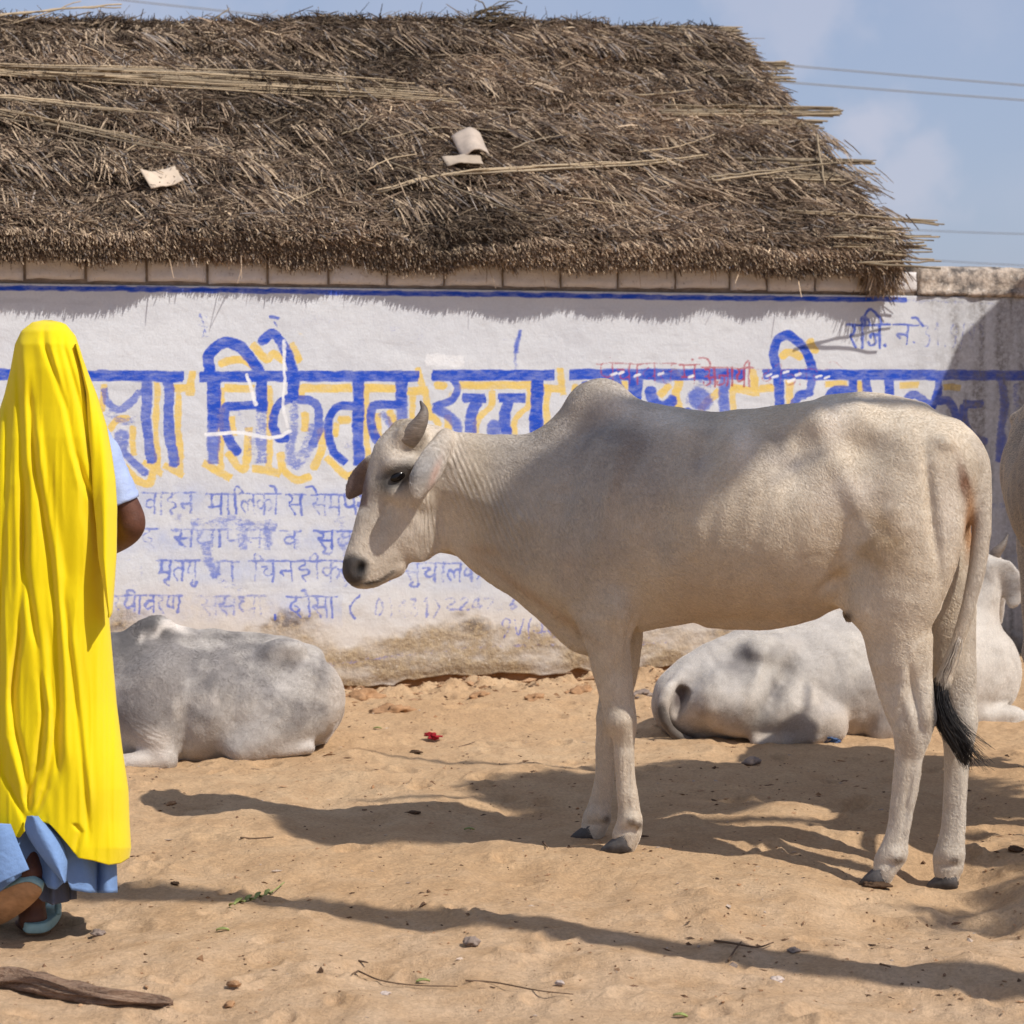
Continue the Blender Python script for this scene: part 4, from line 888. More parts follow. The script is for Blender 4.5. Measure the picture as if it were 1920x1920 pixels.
# shoulder blade + point of shoulder, ribs barrel
for s_ in (-1, 1):
    sk.tube([st(1150, 880, s_*.115, .05, 50), st(1130, 990, s_*.14, .06, 62), st(1110, 1085, s_*.13, .06, 58)], L_DIR, .06)
    sk.tube([st(1525, 812, s_*.10, .045, 34), st(1548, 802, s_*.118, .045, 36), st(1600, 800, s_*.11, .05, 40)], L_DIR, .07)      # hook bone
    sk.tube([st(1795, 865, s_*.075, .04, 34), st(1770, 850, s_*.085, .04, 40)], L_DIR, .06)      # pin bone
sk.tube([st(1560, 765, 0, .05, 16), st(1640, 757, 0, .05, 16), st(1720, 775, 0, .04, 16)], L_DIR, .05)
# near hind leg
sk.tube([st(1695, 905, -.115, .10, 112), st(1692, 1000, -.135, .105, 112), st(1680, 1090, -.145, .10, 96), st(1678, 1160, -.145, .082, 66), st(1682, 1220, -.14, .066, 53)], L_DIR, .05, n=16)
sk.tube([st(1680, 1210, -.14, .058, 48), st(1688, 1280, -.135, .047, 45), st(1702, 1335, -.135, .042, 41), st(1711, 1372, -.135, .038, 36), st(1702, 1430, -.135, .029, 26), st(1693, 1500, -.135, .025, 22.5), st(1683, 1560, -.137, .026, 23), st(1673, 1602, -.138, .034, 28), st(1662, 1620, -.14, .037, 25), st(1656, 1632, -.14, .036, 18)], L_DIR, .03, n=30)
sk.tube([st(1738, 1340, -.135, .022, 14), st(1732, 1270, -.135, .02, 14), st(1728, 1200, -.14, .025, 20)], L_DIR, .035)   # hock tendon
sk.tube([st(1610, 1110, -.12, .03, 40), st(1580, 1100, -.12, .02, 30), st(1550, 1085, -.13, .03, 26)], L_DIR, .05)        # flank fold
# far hind leg
sk.tube([st(1725, 930, .06, .085, 75), st(1762, 1050, .06, .085, 66), st(1776, 1130, .06, .075, 55), st(1782, 1200, .06, .062, 48), st(1786, 1270, .06, .05, 44), st(1793, 1330, .06, .041, 38), st(1797, 1372, .06, .036, 33), st(1793, 1430, .06, .028, 24.5), st(1790, 1500, .06, .024, 21), st(1786, 1560, .06, .026, 22.5), st(1780, 1605, .06, .034, 27), st(1776, 1628, .06, .036, 25), st(1773, 1642, .06, .036, 18)], L_DIR, .03, n=40)
# near front leg
sk.tube([st(1128, 1060, -.13, .075, 78), st(1136, 1130, -.135, .07, 66), st(1142, 1195, -.13, .06, 48), st(1147, 1250, -.125, .05, 38), st(1156, 1306, -.12, .044, 31), st(1166, 1355, -.12, .042, 26), st(1169, 1385, -.12, .032, 21), st(1171, 1430, -.12, .027, 18.5), st(1174, 1470, -.12, .026, 18.5), st(1179, 1515, -.12, .03, 21), st(1180, 1543, -.12, .037, 24), st(1172, 1562, -.12, .036, 24), st(1168, 1572, -.12, .034, 19)], L_DIR, .03, n=40)
# far front leg
sk.tube([st(1150, 1110, .11, .07, 60), st(1163, 1180, .115, .06, 44), st(1165, 1235, .12, .048, 36), st(1155, 1300, .12, .042, 31), st(1145, 1350, .12, .04, 27), st(1138, 1385, .12, .03, 21), st(1135, 1430, .12, .026, 18.5), st(1131, 1475, .12, .026, 19), st(1124, 1512, .12, .03, 22), st(1119, 1533, .12, .036, 25), st(1111, 1546, .12, .035, 22), st(1108, 1553, .12, .034, 17)], L_DIR, .03, n=40)
# heel bulbs, dew claws
for u, v, lt in ((1668, 1628, -.14), (1786, 1634, .055), (1188, 1568, -.12), (1126, 1550, .12)): sk.tube([st(u-2, v-10, lt, .034, 17), st(u-8, v+14, lt, .034, 15), st(u-10, v+22, lt, .03, 10)], L_DIR, .015)
for u, v, lt in ((1203, 1546, -.15), (1190, 1540, -.155), (1688, 1612, -.17), (1795, 1612, .03), (1140, 1535, .09)): sk.ball(cpt(u-6, v, lt), .0105, .008)
# head turned a little toward the camera
HY = R(24); H0 = cpt(800, 850, 0); LH = np.array([-math.sin(HY), math.cos(HY), 0]); 
def hpt(u, v, lat=0.0): return on_plane(u, v, H0+LH*lat, LH)
hs = lambda u, v, lat, a, hw: st(u, v, lat, a, hw, hpt)
sk.tube([hs(805, 868, 0, .085, 58), hs(778, 900, 0, .088, 76), hs(757, 950, 0, .074, 74), hs(733, 1000, 0, .060, 60), hs(712, 1038, 0, .052, 50), hs(690, 1064, 0, .047, 40), hs(680, 1071, 0, .044, 34)], LH, .03, n=26)
sk.tube([hs(757, 812, 0, .06, 26), hs(735, 850, 0, .075, 34), hs(718, 905, 0, .062, 32)], LH, .035)         # poll and forehead
sk.tube([hs(775, 825, 0, .07, 34), hs(815, 850, 0, .07, 48)], LH, .04)
sk.tube([hs(705, 930, 0, .032, 24), hs(688, 985, 0, .030, 24), hs(672, 1040, 0, .035, 24)], LH, .03)         # nose bridge
for s_ in (-1, 1):
    sk.tube([hs(835, 930, s_*.05, .035, 44), hs(822, 985, s_*.045, .03, 40), hs(790, 1025, s_*.03, .025, 28)], LH, .04)   # jaw
    sk.tube([hs(738, 868, s_*.068, .022, 15), hs(772, 872, s_*.075, .02, 13)], LH, .025)                                  # brow
    sk.tube([hs(735, 925, s_*.062, .02, 10), hs(790, 935, s_*.07, .02, 14)], LH, .03)                                      # cheekbone
    sk.tube([hs(768, 815, s_*.062, .03, 24), hs(778, 806, s_*.075, .024, 20)], LH, .03)                                    # horn core
sk.tube([hs(740, 1062, 0, .038, 20), hs(705, 1082, 0, .036, 14), hs(690, 1086, 0, .03, 9)], LH, .018)        # lower jaw and chin
sk.tube([hs(668, 1062, 0, .046, 23), hs(664, 1072, 0, .043, 20)], LH, .02)                                   # muzzle pad
for s_ in (-1, 1): sk.tube([hs(676, 1064, s_*.047, .012, 9), hs(668, 1076, s_*.046, .008, 7)], LH, .01, sub=True)
sk.tube([hs(820, 1015, 0, .03, 14), hs(850, 1030, 0, .02, 12), hs(880, 1035, 0, .02, 14)], LH, .03)
# ears: near one hangs in front of the cheek, far one shows beyond the forehead
def ear(stns, lat_dir):
    sk.tube(stns, lat_dir, .009, n=16)
ear([hs(836, 818, -.075, .020, 15), hs(828, 838, -.115, .014, 23), hs(810, 866, -.15, .0105, 29), hs(796, 893, -.165, .009, 27), hs(785, 917, -.168, .008, 16), hs(779, 932, -.165, .0065, 5)], LH+np.array([.25, -.1, .2]))
ear([hs(735, 850, .085, .018, 16), hs(712, 862, .13, .016, 20), hs(694, 880, .165, .0135, 24), hs(676, 900, .19, .0115, 24), hs(662, 920, .20, .0105, 16), hs(654, 930, .205, .008, 7)], LH+np.array([.3, -.2, .3]))
# tail
TL = [(1785, 812, -.01, 26), (1815, 845, -.02, 24), (1835, 895, -.035, 20), (1841, 960, -.05, 17.5), (1836, 1040, -.06, 16), (1822, 1110, -.07, 14), (1803, 1180, -.075, 13), (1782, 1240, -.075, 13), (1768, 1280, -.075, 14), (1764, 1300, -.075, 11)]
sk.tube([st(u, v, lt, h*6.6/F*.95, h) for u, v, lt, h in TL], L_DIR, .022, n=40)
sk.tube([st(1588, 1148, -.05, .011, 7), st(1590, 1160, -.05, .009, 6)], L_DIR, .012)
sk.tube([st(1330, 1160, 0, .035, 14), st(1440, 1166, 0, .04, 14), st(1520, 1140, 0, .035, 14)], L_DIR, .05)
# carved hollows: flank behind the ribs, in front of the hook bone, thurl
def dent(u, v, lat, r, k=.06): sk.ball(cpt(u, v, lat), r, k, sub=True)
def cow_colour(V_, N_):
    u, v = proj(V_); x, y, z = V_.T
    near = (V_-A0)@L_DIR
    n1 = fbm(x*5, y*5, z*5, octv=3); n2 = fbm(x*16+9, y*16, z*16, octv=3)
    c = np.tile(np.array([.545, .465, .36]), (len(V_), 1)); c = lerp(c, (.64, .555, .44), np.clip(sstep(1450, 1560, u)*(.6+.6*n1)+sstep(880, 840, u)*.5, 0, 1))  # haunch and head painted paler where the sun falls
    c = lerp(c, (.41, .365, .315), np.clip(.85*sstep(1420, 1050, u)*sstep(1230, 1000, v)*sstep(860, 960, u)+.25*n1, 0, .8))      # grey shoulders and neck, their shade painted in as well
    c = lerp(c, (.29, .262, .245), np.clip(blob(u, v, 1130, 800, 110, 80)*(.7+.6*n2)+.55*blob(u, v, 1190, 960, 80, 130)*(.6+.8*n1), 0, .8))
    c = lerp(c, (.70, .63, .54), np.clip(blob(u, v, 1215, 778, 80, 26, .22)*1.2*(.8+.5*n2)+.8*blob(u, v, 1390, 830, 26, 40, -.3)+.7*blob(u, v, 1560, 790, 26, 34), 0, .8))  # sunlit highlights along back and hip, painted into the coat
    c = lerp(c, (.30, .265, .24), np.clip(.75*blob(u, v, 1318, 840, 18, 60, .25)+.7*blob(u, v, 1455, 850, 30, 60, .9)+.6*blob(u, v, 1500, 870, 90, 14, -.55), 0, .65)*(.75+.6*n2))  # shade bands across flank and haunch, painted into the coat
    c = lerp(c, (.60, .53, .45), np.clip(.8*blob(u, v, 1590, 930, 60, 40)+.8*blob(u, v, 1780, 960, 30, 90), 0, .7))  # lit haunch and rump edge, also painted lighter
    c = lerp(c, (.25, .195, .15), np.clip(1.3*blob(u, v, 1175, 850, 26, 70, .35)*(.5+.5*n2), 0, .5))
    c = lerp(c, (.44, .32, .185), np.clip(1.1*blob(u, v, 1640, 1010, 62, 52, .3)*(.8+.8*n2)+.5*blob(u, v, 1560, 1050, 50, 60)*(.6+.8*n2), 0, .8))                                  # stain on the thigh
    c = lerp(c, (.47, .37, .27), np.clip(.7*sstep(1000, 1170, v)*sstep(1180, 1300, u)*sstep(1600, 1500, u), 0, .6))
    c = lerp(c, (.40, .29, .17), np.clip(blob(u, v, 1700, 1400, 14, 60)*.8+sstep(1545, 1640, v)*.45*(.7+.5*n2)+blob(u, v, 1745, 1340, 14, 26)*.8, 0, .75))   # dusty lower legs
    c = lerp(c, (.55, .475, .385), np.clip(sstep(1230, 1330, v)*sstep(1240, 1200, u)*.6, 0, 1))
    c = lerp(c, (.58, .56, .53), np.clip(sstep(1230, 1330, v)*sstep(1600, 1640, u)*.3, 0, 1))
    # head
    hd = sstep(905, 850, u)*sstep(1105, 1090, v)
    c = lerp(c, (.56, .49, .41), hd*.7); c = lerp(c, (.44, .36, .26), np.clip(blob(u, v, 755, 792, 26, 22)*(.5+.6*n2), 0, .7))
    c = lerp(c, (.36, .325, .29), np.clip(blob(u, v, 700, 930, 60, 80)*(.5+.5*n1), 0, .45)*hd); c = lerp(c, (.62, .55, .47), np.clip(blob(u, v, 742, 868, 34, 12, -.3)*.8+blob(u, v, 770, 1000, 30, 50, .5)*.5, 0, .7)*hd)
    c = lerp(c, (.012, .010, .010), np.clip(1.9*blob(u, v, 746, 893, 35, 19, -.42), 0, 1)*sstep(-.35, .1, -N_@LH)); c = lerp(c, (.03, .026, .024), np.clip(1.2*blob(u, v, 728, 908, 11, 7, -.7), 0, 1))
    c = lerp(c, (.34, .31, .28), blob(u, v, 748, 884, 44, 24, -.4)*.35)
    mz = sstep(36, 22, np.hypot((u-660)*.95, (v-1068)*.9)+5*n2); c = lerp(c, (.050, .044, .042), mz*.97); c = lerp(c, (.006, .005, .005), np.clip(1.5*blob(u, v, 677, 1064, 6.5, 12, .5), 0, 1))
    for q in range(9): c = lerp(c, (.035, .028, .025), np.clip(1.3*blob(u, v, 688+q*6, 1093-q*q*.33, 5, 2.6), 0, 1)*.8)
    for q in ((1200, 1546), (1186, 1541), (1685, 1612), (1791, 1612), (1137, 1535)): c = lerp(c, (.15, .11, .08), np.clip(1.3*blob(u, v, *q, 7, 7), 0, .85))
    c = lerp(c, (.05, .045, .045), sstep(1088, 1096, v)*sstep(725, 690, u)*.7*hd)
    c = lerp(c, (.20, .14, .125), sstep(694, 684, u)*sstep(955, 945, v)*sstep(850, 865, v)*.93)                                 # inside of the far ear
    er = blob(u, v, 800, 878, 30, 52, .5)*sstep(.095, .115, -(V_-H0)@LH); c = lerp(c, (.33, .32, .315), er*.85); c = lerp(c, (.56, .39, .32), np.clip(blob(u, v, 814, 892, 6, 30, .35)*er*1.5, 0, .75))
    c = lerp(c, (.42, .29, .18), np.clip(blob(u, v, 1000, 1120, 150, 9, .62)*.55+blob(u, v, 900, 1030, 50, 9, .2)*.5+blob(u, v, 1065, 1060, 25, 40)*.25, 0, .6)*sstep(860, 900, u))   # neck groove
    # tail and vulva strip
    c = lerp(c, (.38, .34, .30), sstep(1795, 1830, u)*sstep(800, 830, v)*sstep(1330, 1250, v)*np.clip(.3+.5*(near > -.1), 0, 1)*.5)
    c = lerp(c, (.17, .085, .05), np.clip(1.4*blob(u, v, 1808, 905, 10, 45, -.22), 0, .9)*(.8+.4*n2)); c = lerp(c, (.42, .24, .12), np.clip(1.3*blob(u, v, 1818, 985, 9, 55, .05), 0, .85))
    c = lerp(c, (.045, .04, .038), sstep(1276, 1298, v)*sstep(1745, 1752, u)*sstep(1800, 1790, u)*sstep(-.03, -.055, near))
    c = lerp(c, (.05, .035, .03), blob(u, v, 1588, 1156, 9, 10)*sstep(.02, .0, near))
    # folds: cheek and neck
    ck = blob(u, v, 806, 985, 32, 66, .1)*sstep(905, 935, v)*(.8+.5*n1); nk = (np.clip(1.1*blob(u, v, 884, 915, 40, 95, -.38), 0, 1)+.32*blob(u, v, 965, 990, 60, 100, -.38))*np.clip(.8+.7*fbm(x*9+3, y*9, z*5, octv=2), .25, 1.2)
    ph = (u-(v-930)*.45+7*vnoise(u/34, v/70)+1.5*vnoise(u/13, v/30))*(2*math.pi/11.5)
    ph2 = (u-(v-985)*.12+7*vnoise(u/30+5, v/60)+1.5*vnoise(u/12+5, v/30))*(2*math.pi/10.5)
    thigh = blob(u, v, 1772, 1220, 24, 55)*.7*sstep(-.02, .02, near)
    ph3 = (v+(u-1770)*.25)*(2*math.pi/17)
    use2 = ck > nk; fph = np.where(thigh > np.maximum(ck, nk), ph3, np.where(use2, ph2, ph)); fmk = np.maximum(np.maximum(ck, nk), thigh*.6)
    lm = (thigh > np.maximum(ck, nk))
    c = c*(1-.16*np.clip(fmk, 0, 1)*(.5-.5*np.sin(fph)))[:, None]
    return c, fph, fmk*np.clip(sstep(.0, .22, np.abs(ck-nk))+thigh, 0, 1)
FORMS = [(1490, 870, 40, 62, .3, -.020), (1532, 792, 34, 22, -.35, .007), (1600, 930, 24, 120, -.4, .010), (1625, 838, 52, 34, .15, -.014), (1150, 905, 17, 100, .22, .010), (1232, 985, 34, 120, .1, -.016), (1072, 905, 22, 90, .3, -.010),
 (1160, 1150, 28, 34, 0, .010), (1183, 1190, 9, 42, .1, -.012), (1748, 960, 11, 110, -.12, -.012), (1685, 985, 46, 80, 0, .009), (1612, 1150, 26, 40, -.3, .008), (1562, 1092, 34, 12, -.55, -.010), (1772, 832, 18, 12, .5, .012), (1716, 1310, 7, 60, -.2, -.009), (1690, 1290, 9, 46, .25, .006),
 (1700, 1500, 5, 60, .12, -.005), (1152, 1240, 7, 60, -.1, -.004), (1168, 1350, 14, 16, 0, .004), (1176, 1450, 4, 60, 0, -.004), (1330, 830, 26, 60, .2, -.010), (1390, 830, 30, 40, -.2, .009), (1290, 810, 40, 22, .1, .008), (1120, 1010, 26, 60, .1, .008), (760, 955, 40, 10, .95, .004), (715, 975, 14, 50, .3, -.004), (775, 1000, 26, 40, .4, .006)]
FORMS = [(*f[:5], f[5]*1.65) for f in FORMS]
FORMS += [(1167, 1358, 22, 20, 0, .006), (1168, 1400, 20, 12, 0, -.003), (1181, 1533, 22, 12, 0, .006), (1176, 1557, 20, 7, 0, -.006), (1141, 1352, 22, 18, 0, .006), (1120, 1526, 22, 12, 0, .006), (1113, 1545, 20, 6, 0, -.006), (1735, 1348, 18, 22, 0, .008), (1690, 1372, 14, 22, 0, .005), (1708, 1425, 26, 16, 0, -.003), (1676, 1600, 26, 14, 0, .006), (1664, 1619, 22, 7, 0, -.006), (1815, 1350, 18, 22, 0, .008), (1782, 1602, 26, 14, 0, .006), (1777, 1622, 22, 7, 0, -.005), (1722, 1480, 5, 70, .1, .004), (1801, 1500, 5, 70, .05, .004), (1700, 1330, 5, 40, -.3, .004), (1640, 1230, 10, 60, -.2, .004)]
FORMS += [(1262+i*47, 985-i*8, 12, 80+8*i, .10+.03*i, .0013+.0006*(i % 3)) for i in range(5)]+[(1286+i*46, 985-i*6, 12, 80, .12, -.0015-.0006*(i % 2)) for i in range(5)]
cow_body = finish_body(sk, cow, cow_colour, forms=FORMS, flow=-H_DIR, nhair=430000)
del sk
def cow_extras(parent):
    ho = [horn_part([hpt(765, 826, -.06), hpt(779, 806, -.085), hpt(791, 786, -.10), hpt(795, 768, -.095), hpt(788, 752, -.08)], [.034, .030, .021, .012, .003], parent),
          horn_part([hpt(752, 832, .06), hpt(770, 818, .09), hpt(784, 800, .105), hpt(791, 782, .10), hpt(789, 768, .085)], [.034, .027, .019, .011, .003], parent)]
    for s_, q in ((-1, .0), (1, .0)):
        e_ = hpt(747, 893, s_*.077); eye_part(e_, hpt(761, 886, s_*.077)-e_, LH, (.027, .011, .0145), parent)
    for toe, heel, top, w_, lt in (((1121, 1598), (1189, 1592), (1166, 1566), .088, -.12), ((1067, 1571), (1124, 1568), (1106, 1546), .084, .12), ((1610, 1656), (1664, 1660), (1650, 1622), .088, -.14), ((1731, 1666), (1797, 1662), (1775, 1634), .088, .055)):
        hoof_part(cpt(*toe, lt), cpt(*heel, lt), cpt(*top, lt), w_, L_DIR, parent)
cow_extras(cow)
def hair_tuft(root, spine, spread, n, rad, parent, cols, name='tail_tuft', flare=None):
    pt, cl = [], []; sp = catmull(np.array(spine), 12)
    for i in range(n):
        o = rng.normal(size=3); o -= 0; o /= np.linalg.norm(o)
        t = np.linspace(0, 1, 12)[:, None]; w_ = np.interp(t[:, 0], np.linspace(0, 1, len(spread)), spread)[:, None]
        ln_ = rng.uniform(.55, 1.0); k = catmull(sp, 40)[:int(40*ln_)]; k = k[np.linspace(0, len(k)-1, 12).astype(int)]
        w_ = np.interp(np.linspace(0, ln_, 12), np.linspace(0, 1, len(spread)), spread)[:, None]
        p_ = k+o*w_*rng.uniform(.2, 1)+.004*np.cumsum(rng.normal(size=(12, 3))*.35, 0)
        if flare is not None and rng.random() < .16: p_ = p_+np.array(flare)*(t**4)*rng.uniform(.3, 1)
        V_, F_ = tube(p_, rad*np.linspace(1, .35, 12), 4); pt.append((V_, F_)); cl.append(np.tile(np.array(cols[0])*(1-.0)+0*o, (len(V_), 1)) if rng.random() > .12 else np.tile(np.array(cols[1]), (len(V_), 1)))
    V_, F_ = merge(pt); return link_np(name, V_, F_, m_tuft, parent, colors={'Col': np.concatenate(cl)})
hair_tuft(None, [cpt(1766, 1268, -.075), cpt(1762, 1300, -.08), cpt(1772, 1345, -.085), cpt(1795, 1385, -.085), cpt(1808, 1415, -.085), cpt(1814, 1440, -.085)], [.012, .026, .036, .036, .028, .014], 620, .0013, cow, [(.014, .012, .012), (.10, .085, .07)],
          flare=cpt(1862, 1442, -.085)-cpt(1816, 1436, -.085))
hair_tuft(None, [cpt(1800, 1195, -.085), cpt(1783, 1240, -.087), cpt(1770, 1275, -.087), cpt(1768, 1305, -.087)], [.008, .016, .018, .010], 130, .0016, cow, [(.46, .40, .33), (.2, .16, .13)], name='tail_hair')

# ------------------------------------------------------------------ cow lying at the right, seen from behind its rump
D2 = R(20); D2H = np.array([math.cos(D2), math.sin(D2), 0]); D2L = np.array([-math.sin(D2), math.cos(D2), 0]); A2 = at_y(1400, 1300, 9.12)
def c2(u, v, lat=0.0): return on_plane(u, v, A2+D2L*lat, D2L)
s2 = lambda u, v, lat, a, hw: st(u, v, lat, a, hw, c2)
lie = thing('lying_cow', 'white cow lying behind the standing cow, its tail curled round its rump', 'cow', tuple(c2(1500, 1380)*np.array([1, 1, 0])), 'cows resting by the wall')
sk = Sculpt([.45, 8.5, -.12], [2.35, 10.25, 1.0], .0085)
T2 = [(1262, 1285, 1372, .07), (1295, 1243, 1392, .14), (1350, 1208, 1396, .20), (1420, 1180, 1398, .235), (1500, 1158, 1398, .255), (1600, 1140, 1396, .265), (1690, 1132, 1390, .25), (1770, 1135, 1378, .22), (1820, 1160, 1362, .17), (1845, 1200, 1340, .10)]
sk.tube([s2(u, (t+b)/2, 0, a, (b-t)/2) for u, t, b, a in T2], D2L, .03, n=30)
sk.tube([s2(1255, 1290, 0, .03, 16), s2(1330, 1228, 0, .035, 16), s2(1440, 1180, 0, .035, 16), s2(1540, 1152, 0, .04, 16)], D2L, .06)        # spine
sk.tube([s2(1690, 1140, 0, .06, 30), s2(1730, 1122, 0, .06, 34), s2(1770, 1135, 0, .06, 30)], D2L, .05)                                     # hump
for sg in (-1, 1):
    sk.tube([s2(1428, 1230, sg*.14, .05, 34), s2(1458, 1225, sg*.15, .045, 30)], D2L, .07)
    sk.tube([s2(1300, 1318, sg*.10, .045, 26), s2(1320, 1330, sg*.12, .05, 26)], D2L, .05)
sk.tube([s2(1370, 1310, -.17, .09, 66), s2(1450, 1330, -.20, .09, 62), s2(1520, 1345, -.235, .08, 46), s2(1560, 1362, -.25, .06, 32)], D2L, .05)    # near thigh
sk.tube([s2(1550, 1366, -.24, .05, 26), s2(1480, 1384, -.25, .04, 18), s2(1420, 1392, -.24, .035, 14)], D2L, .03)
sk.tube([s2(1700, 1310, -.2, .08, 66), s2(1680, 1350, -.225, .07, 44), s2(1650, 1378, -.22, .05, 22)], D2L, .05)
sk.tube([s2(1800, 1210, 0, .12, 66), s2(1830, 1150, 0, .085, 46), s2(1848, 1100, 0, .07, 32), s2(1852, 1072, 0, .065, 27)], D2L, .05, egg=.3, n=16)
sk.tube([s2(1830, 1225, 0, .09, 40), s2(1850, 1265, -.02, .09, 38), s2(1848, 1310, -.02, .07, 30)], D2L, .04)                                   # brisket
sk.tube([s2(1800, 1330, -.13, .06, 34), s2(1850, 1342, -.15, .042, 22), s2(1895, 1342, -.16, .04, 20), s2(1910, 1352, -.16, .036, 20), s2(1880, 1364, -.17, .032, 12), s2(1830, 1366, -.17, .03, 11)], D2L, .025, n=20)
# head looks away to the right
sk.tube([s2(1852, 1062, 0, .075, 24), s2(1858, 1080, .10, .075, 28), s2(1860, 1110, .19, .062, 27), s2(1860, 1140, .28, .05, 22), s2(1860, 1160, .34, .046, 19)], D2H*.8+np.array([.2, 0, 0]), .03, n=18)
sk.tube([s2(1862, 1062, -.05, .011, 10), s2(1880, 1072, -.06, .010, 24), s2(1895, 1095, -.06, .009, 26), s2(1901, 1120, -.06, .008, 18), s2(1897, 1134, -.06, .007, 6)], np.array([.15, 1, .1]), .014, n=14)
sk.tube([s2(1846, 1062, .05, .011, 10), s2(1836, 1080, .1, .010, 18), s2(1832, 1105, .1, .008, 10)], np.array([-.15, 1, .1]), .014, n=14)
sk.tube([s2(1285, 1262, -.05, .026, 13), s2(1258, 1290, -.09, .026, 13), s2(1243, 1325, -.10, .024, 11), s2(1248, 1355, -.11, .020, 9), s2(1268, 1378, -.12, .016, 8), s2(1300, 1390, -.14, .012, 6)], D2L, .012, n=26)
sk.tube([s2(1278, 1300, -.10, .03, 12), s2(1268, 1340, -.11, .03, 8)], D2L, .02, sub=True)
def lie_colour(V_, N_):
    u, v = proj(V_); x, y, z = V_.T; n1 = fbm(x*6, y*6, z*6, octv=3); n2 = fbm(x*18, y*18, z*18, octv=3)
    c = np.tile(np.array([.52, .475, .42]), (len(V_), 1)); c = lerp(c, (.42, .33, .25), np.clip(sstep(1250, 1380, v)*sstep(1850, 1700, u)*(.75+.4*n1), 0, .9)); c = lerp(c, (.40, .37, .345), np.clip(.4+1.1*n1, 0, .6)*sstep(1800, 1700, u))
    c = lerp(c, (.17, .155, .15), np.clip(blob(u, v, 1385, 1250, 34, 34)*.8+blob(u, v, 1455, 1300, 22, 64, .45)*.9+.5*blob(u, v, 1400, 1222, 30, 18)+.5*blob(u, v, 1450, 1220, 14, 20), 0, .8)*(.8+.4*n2))  # shade of the hip hollows painted dark into the coat
    c = lerp(c, (.30, .22, .15), np.clip(1.1*blob(u, v, 1312, 1330, 18, 16)*(.4+n2), 0, .7)); c = lerp(c, (.10, .075, .07), np.clip(1.3*blob(u, v, 1276, 1305, 11, 24, .4), 0, .9))
    tl = sstep(1262, 1252, u+0*v)*sstep(1330, 1372, v)+sstep(1310, 1295, u)*sstep(1366, 1380, v); c = lerp(c, (.07, .058, .05), np.clip(tl*0+sum(1.2*blob(u, v, a, b, 9, 12) for a, b in ((1240, 1330), (1244, 1345), (1251, 1358), (1260, 1370), (1271, 1380), (1285, 1387), (1298, 1391))), 0, .92))
    c = lerp(c, (.33, .32, .32), blob(u, v, 1898, 1100, 16, 34)*.8)
    return c, v*.3, blob(u, v, 1840, 1250, 40, 60)*0+.0*u
finish_body(sk, lie, lie_colour, .005, flow=-D2H, forms=[(1382, 1262, 30, 36, .3, -.036), (1456, 1300, 15, 64, .5, -.040), (1420, 1262, 12, 50, .4, .016), (1500, 1330, 40, 40, 0, .014), (1428, 1225, 26, 18, .2, .012), (1420, 1330, 50, 34, .3, .012), (1340, 1270, 24, 40, .5, -.010), (1325, 1335, 20, 20, 0, .012), (1560, 1290, 20, 80, .2, -.012), (1620, 1290, 20, 80, .2, .008), (1290, 1300, 10, 40, .4, -.01)])
horn_part([c2(1861, 1050, .0), c2(1868, 1036, -.02), c2(1880, 1022, -.03), c2(1890, 1002, -.02)], [.028, .024, .016, .004], lie); horn_part([c2(1850, 1048, .06), c2(1843, 1036, .1), c2(1838, 1022, .12), c2(1840, 1008, .12)], [.026, .022, .014, .004], lie)
eye_part(c2(1868, 1098, .15)+np.array([.035, 0, 0]), D2H, (0, 0, 1), (.016, .012, .012), lie)

# ------------------------------------------------------------------ cow lying at the left
D3 = R(14); D3H = np.array([-math.cos(D3), -math.sin(D3), 0]); D3L = np.array([-math.sin(D3), math.cos(D3), 0]); A3 = at_y(420, 1300, 8.52)
def c3(u, v, lat=0.0): return on_plane(u, v, A3+D3L*lat, D3L)
s3 = lambda u, v, lat, a, hw: st(u, v, lat, a, hw, c3)
calf = thing('lying_cow', 'grey and white cow lying down behind the person in yellow, dark patch on its hump', 'cow', tuple(c3(420, 1420)*np.array([1, 1, 0])), 'cows resting by the wall')
sk = Sculpt([-1.95, 7.7, -.12], [-.42, 9.2, .85], .0085)
T3 = [(584, 1280, 1362, .10), (566, 1238, 1402, .16), (538, 1213, 1416, .20), (490, 1200, 1430, .235), (410, 1195, 1438, .245), (330, 1195, 1445, .225), (260, 1200, 1440, .19), (215, 1212, 1420, .15), (185, 1230, 1390, .11)]
sk.tube([s3(u, (t+b)/2, 0, a, (b-t)/2) for u, t, b, a in T3], D3L, .03, n=30)
sk.tube([s3(265, 1200, 0, .06, 32), s3(292, 1182, 0, .055, 31), s3(325, 1192, 0, .05, 24), s3(400, 1205, 0, .05, 18)], D3L, .05)
sk.tube([s3(400, 1200, 0, .035, 13), s3(500, 1203, 0, .035, 14), s3(590, 1228, 0, .04, 16)], D3L, .05)
for sg in (-1, 1): sk.tube([s3(520, 1222, sg*.12, .05, 24), s3(552, 1222, sg*.13, .045, 22)], D3L, .07); sk.tube([s3(592, 1262, sg*.09, .045, 24), s3(580, 1258, sg*.1, .045, 24)], D3L, .05)
sk.tube([s3(575, 1310, -.13, .09, 72), s3(540, 1345, -.17, .085, 62), s3(490, 1380, -.20, .075, 42), s3(450, 1400, -.21, .06, 30)], D3L, .05)
sk.tube([s3(460, 1408, -.21, .045, 22), s3(520, 1408, -.215, .035, 16), s3(580, 1402, -.20, .035, 13)], D3L, .03)
sk.tube([s3(290, 1300, -.15, .08, 62), s3(285, 1360, -.18, .07, 48), s3(305, 1405, -.19, .055, 30), s3(312, 1425, -.195, .045, 20)], D3L, .045)
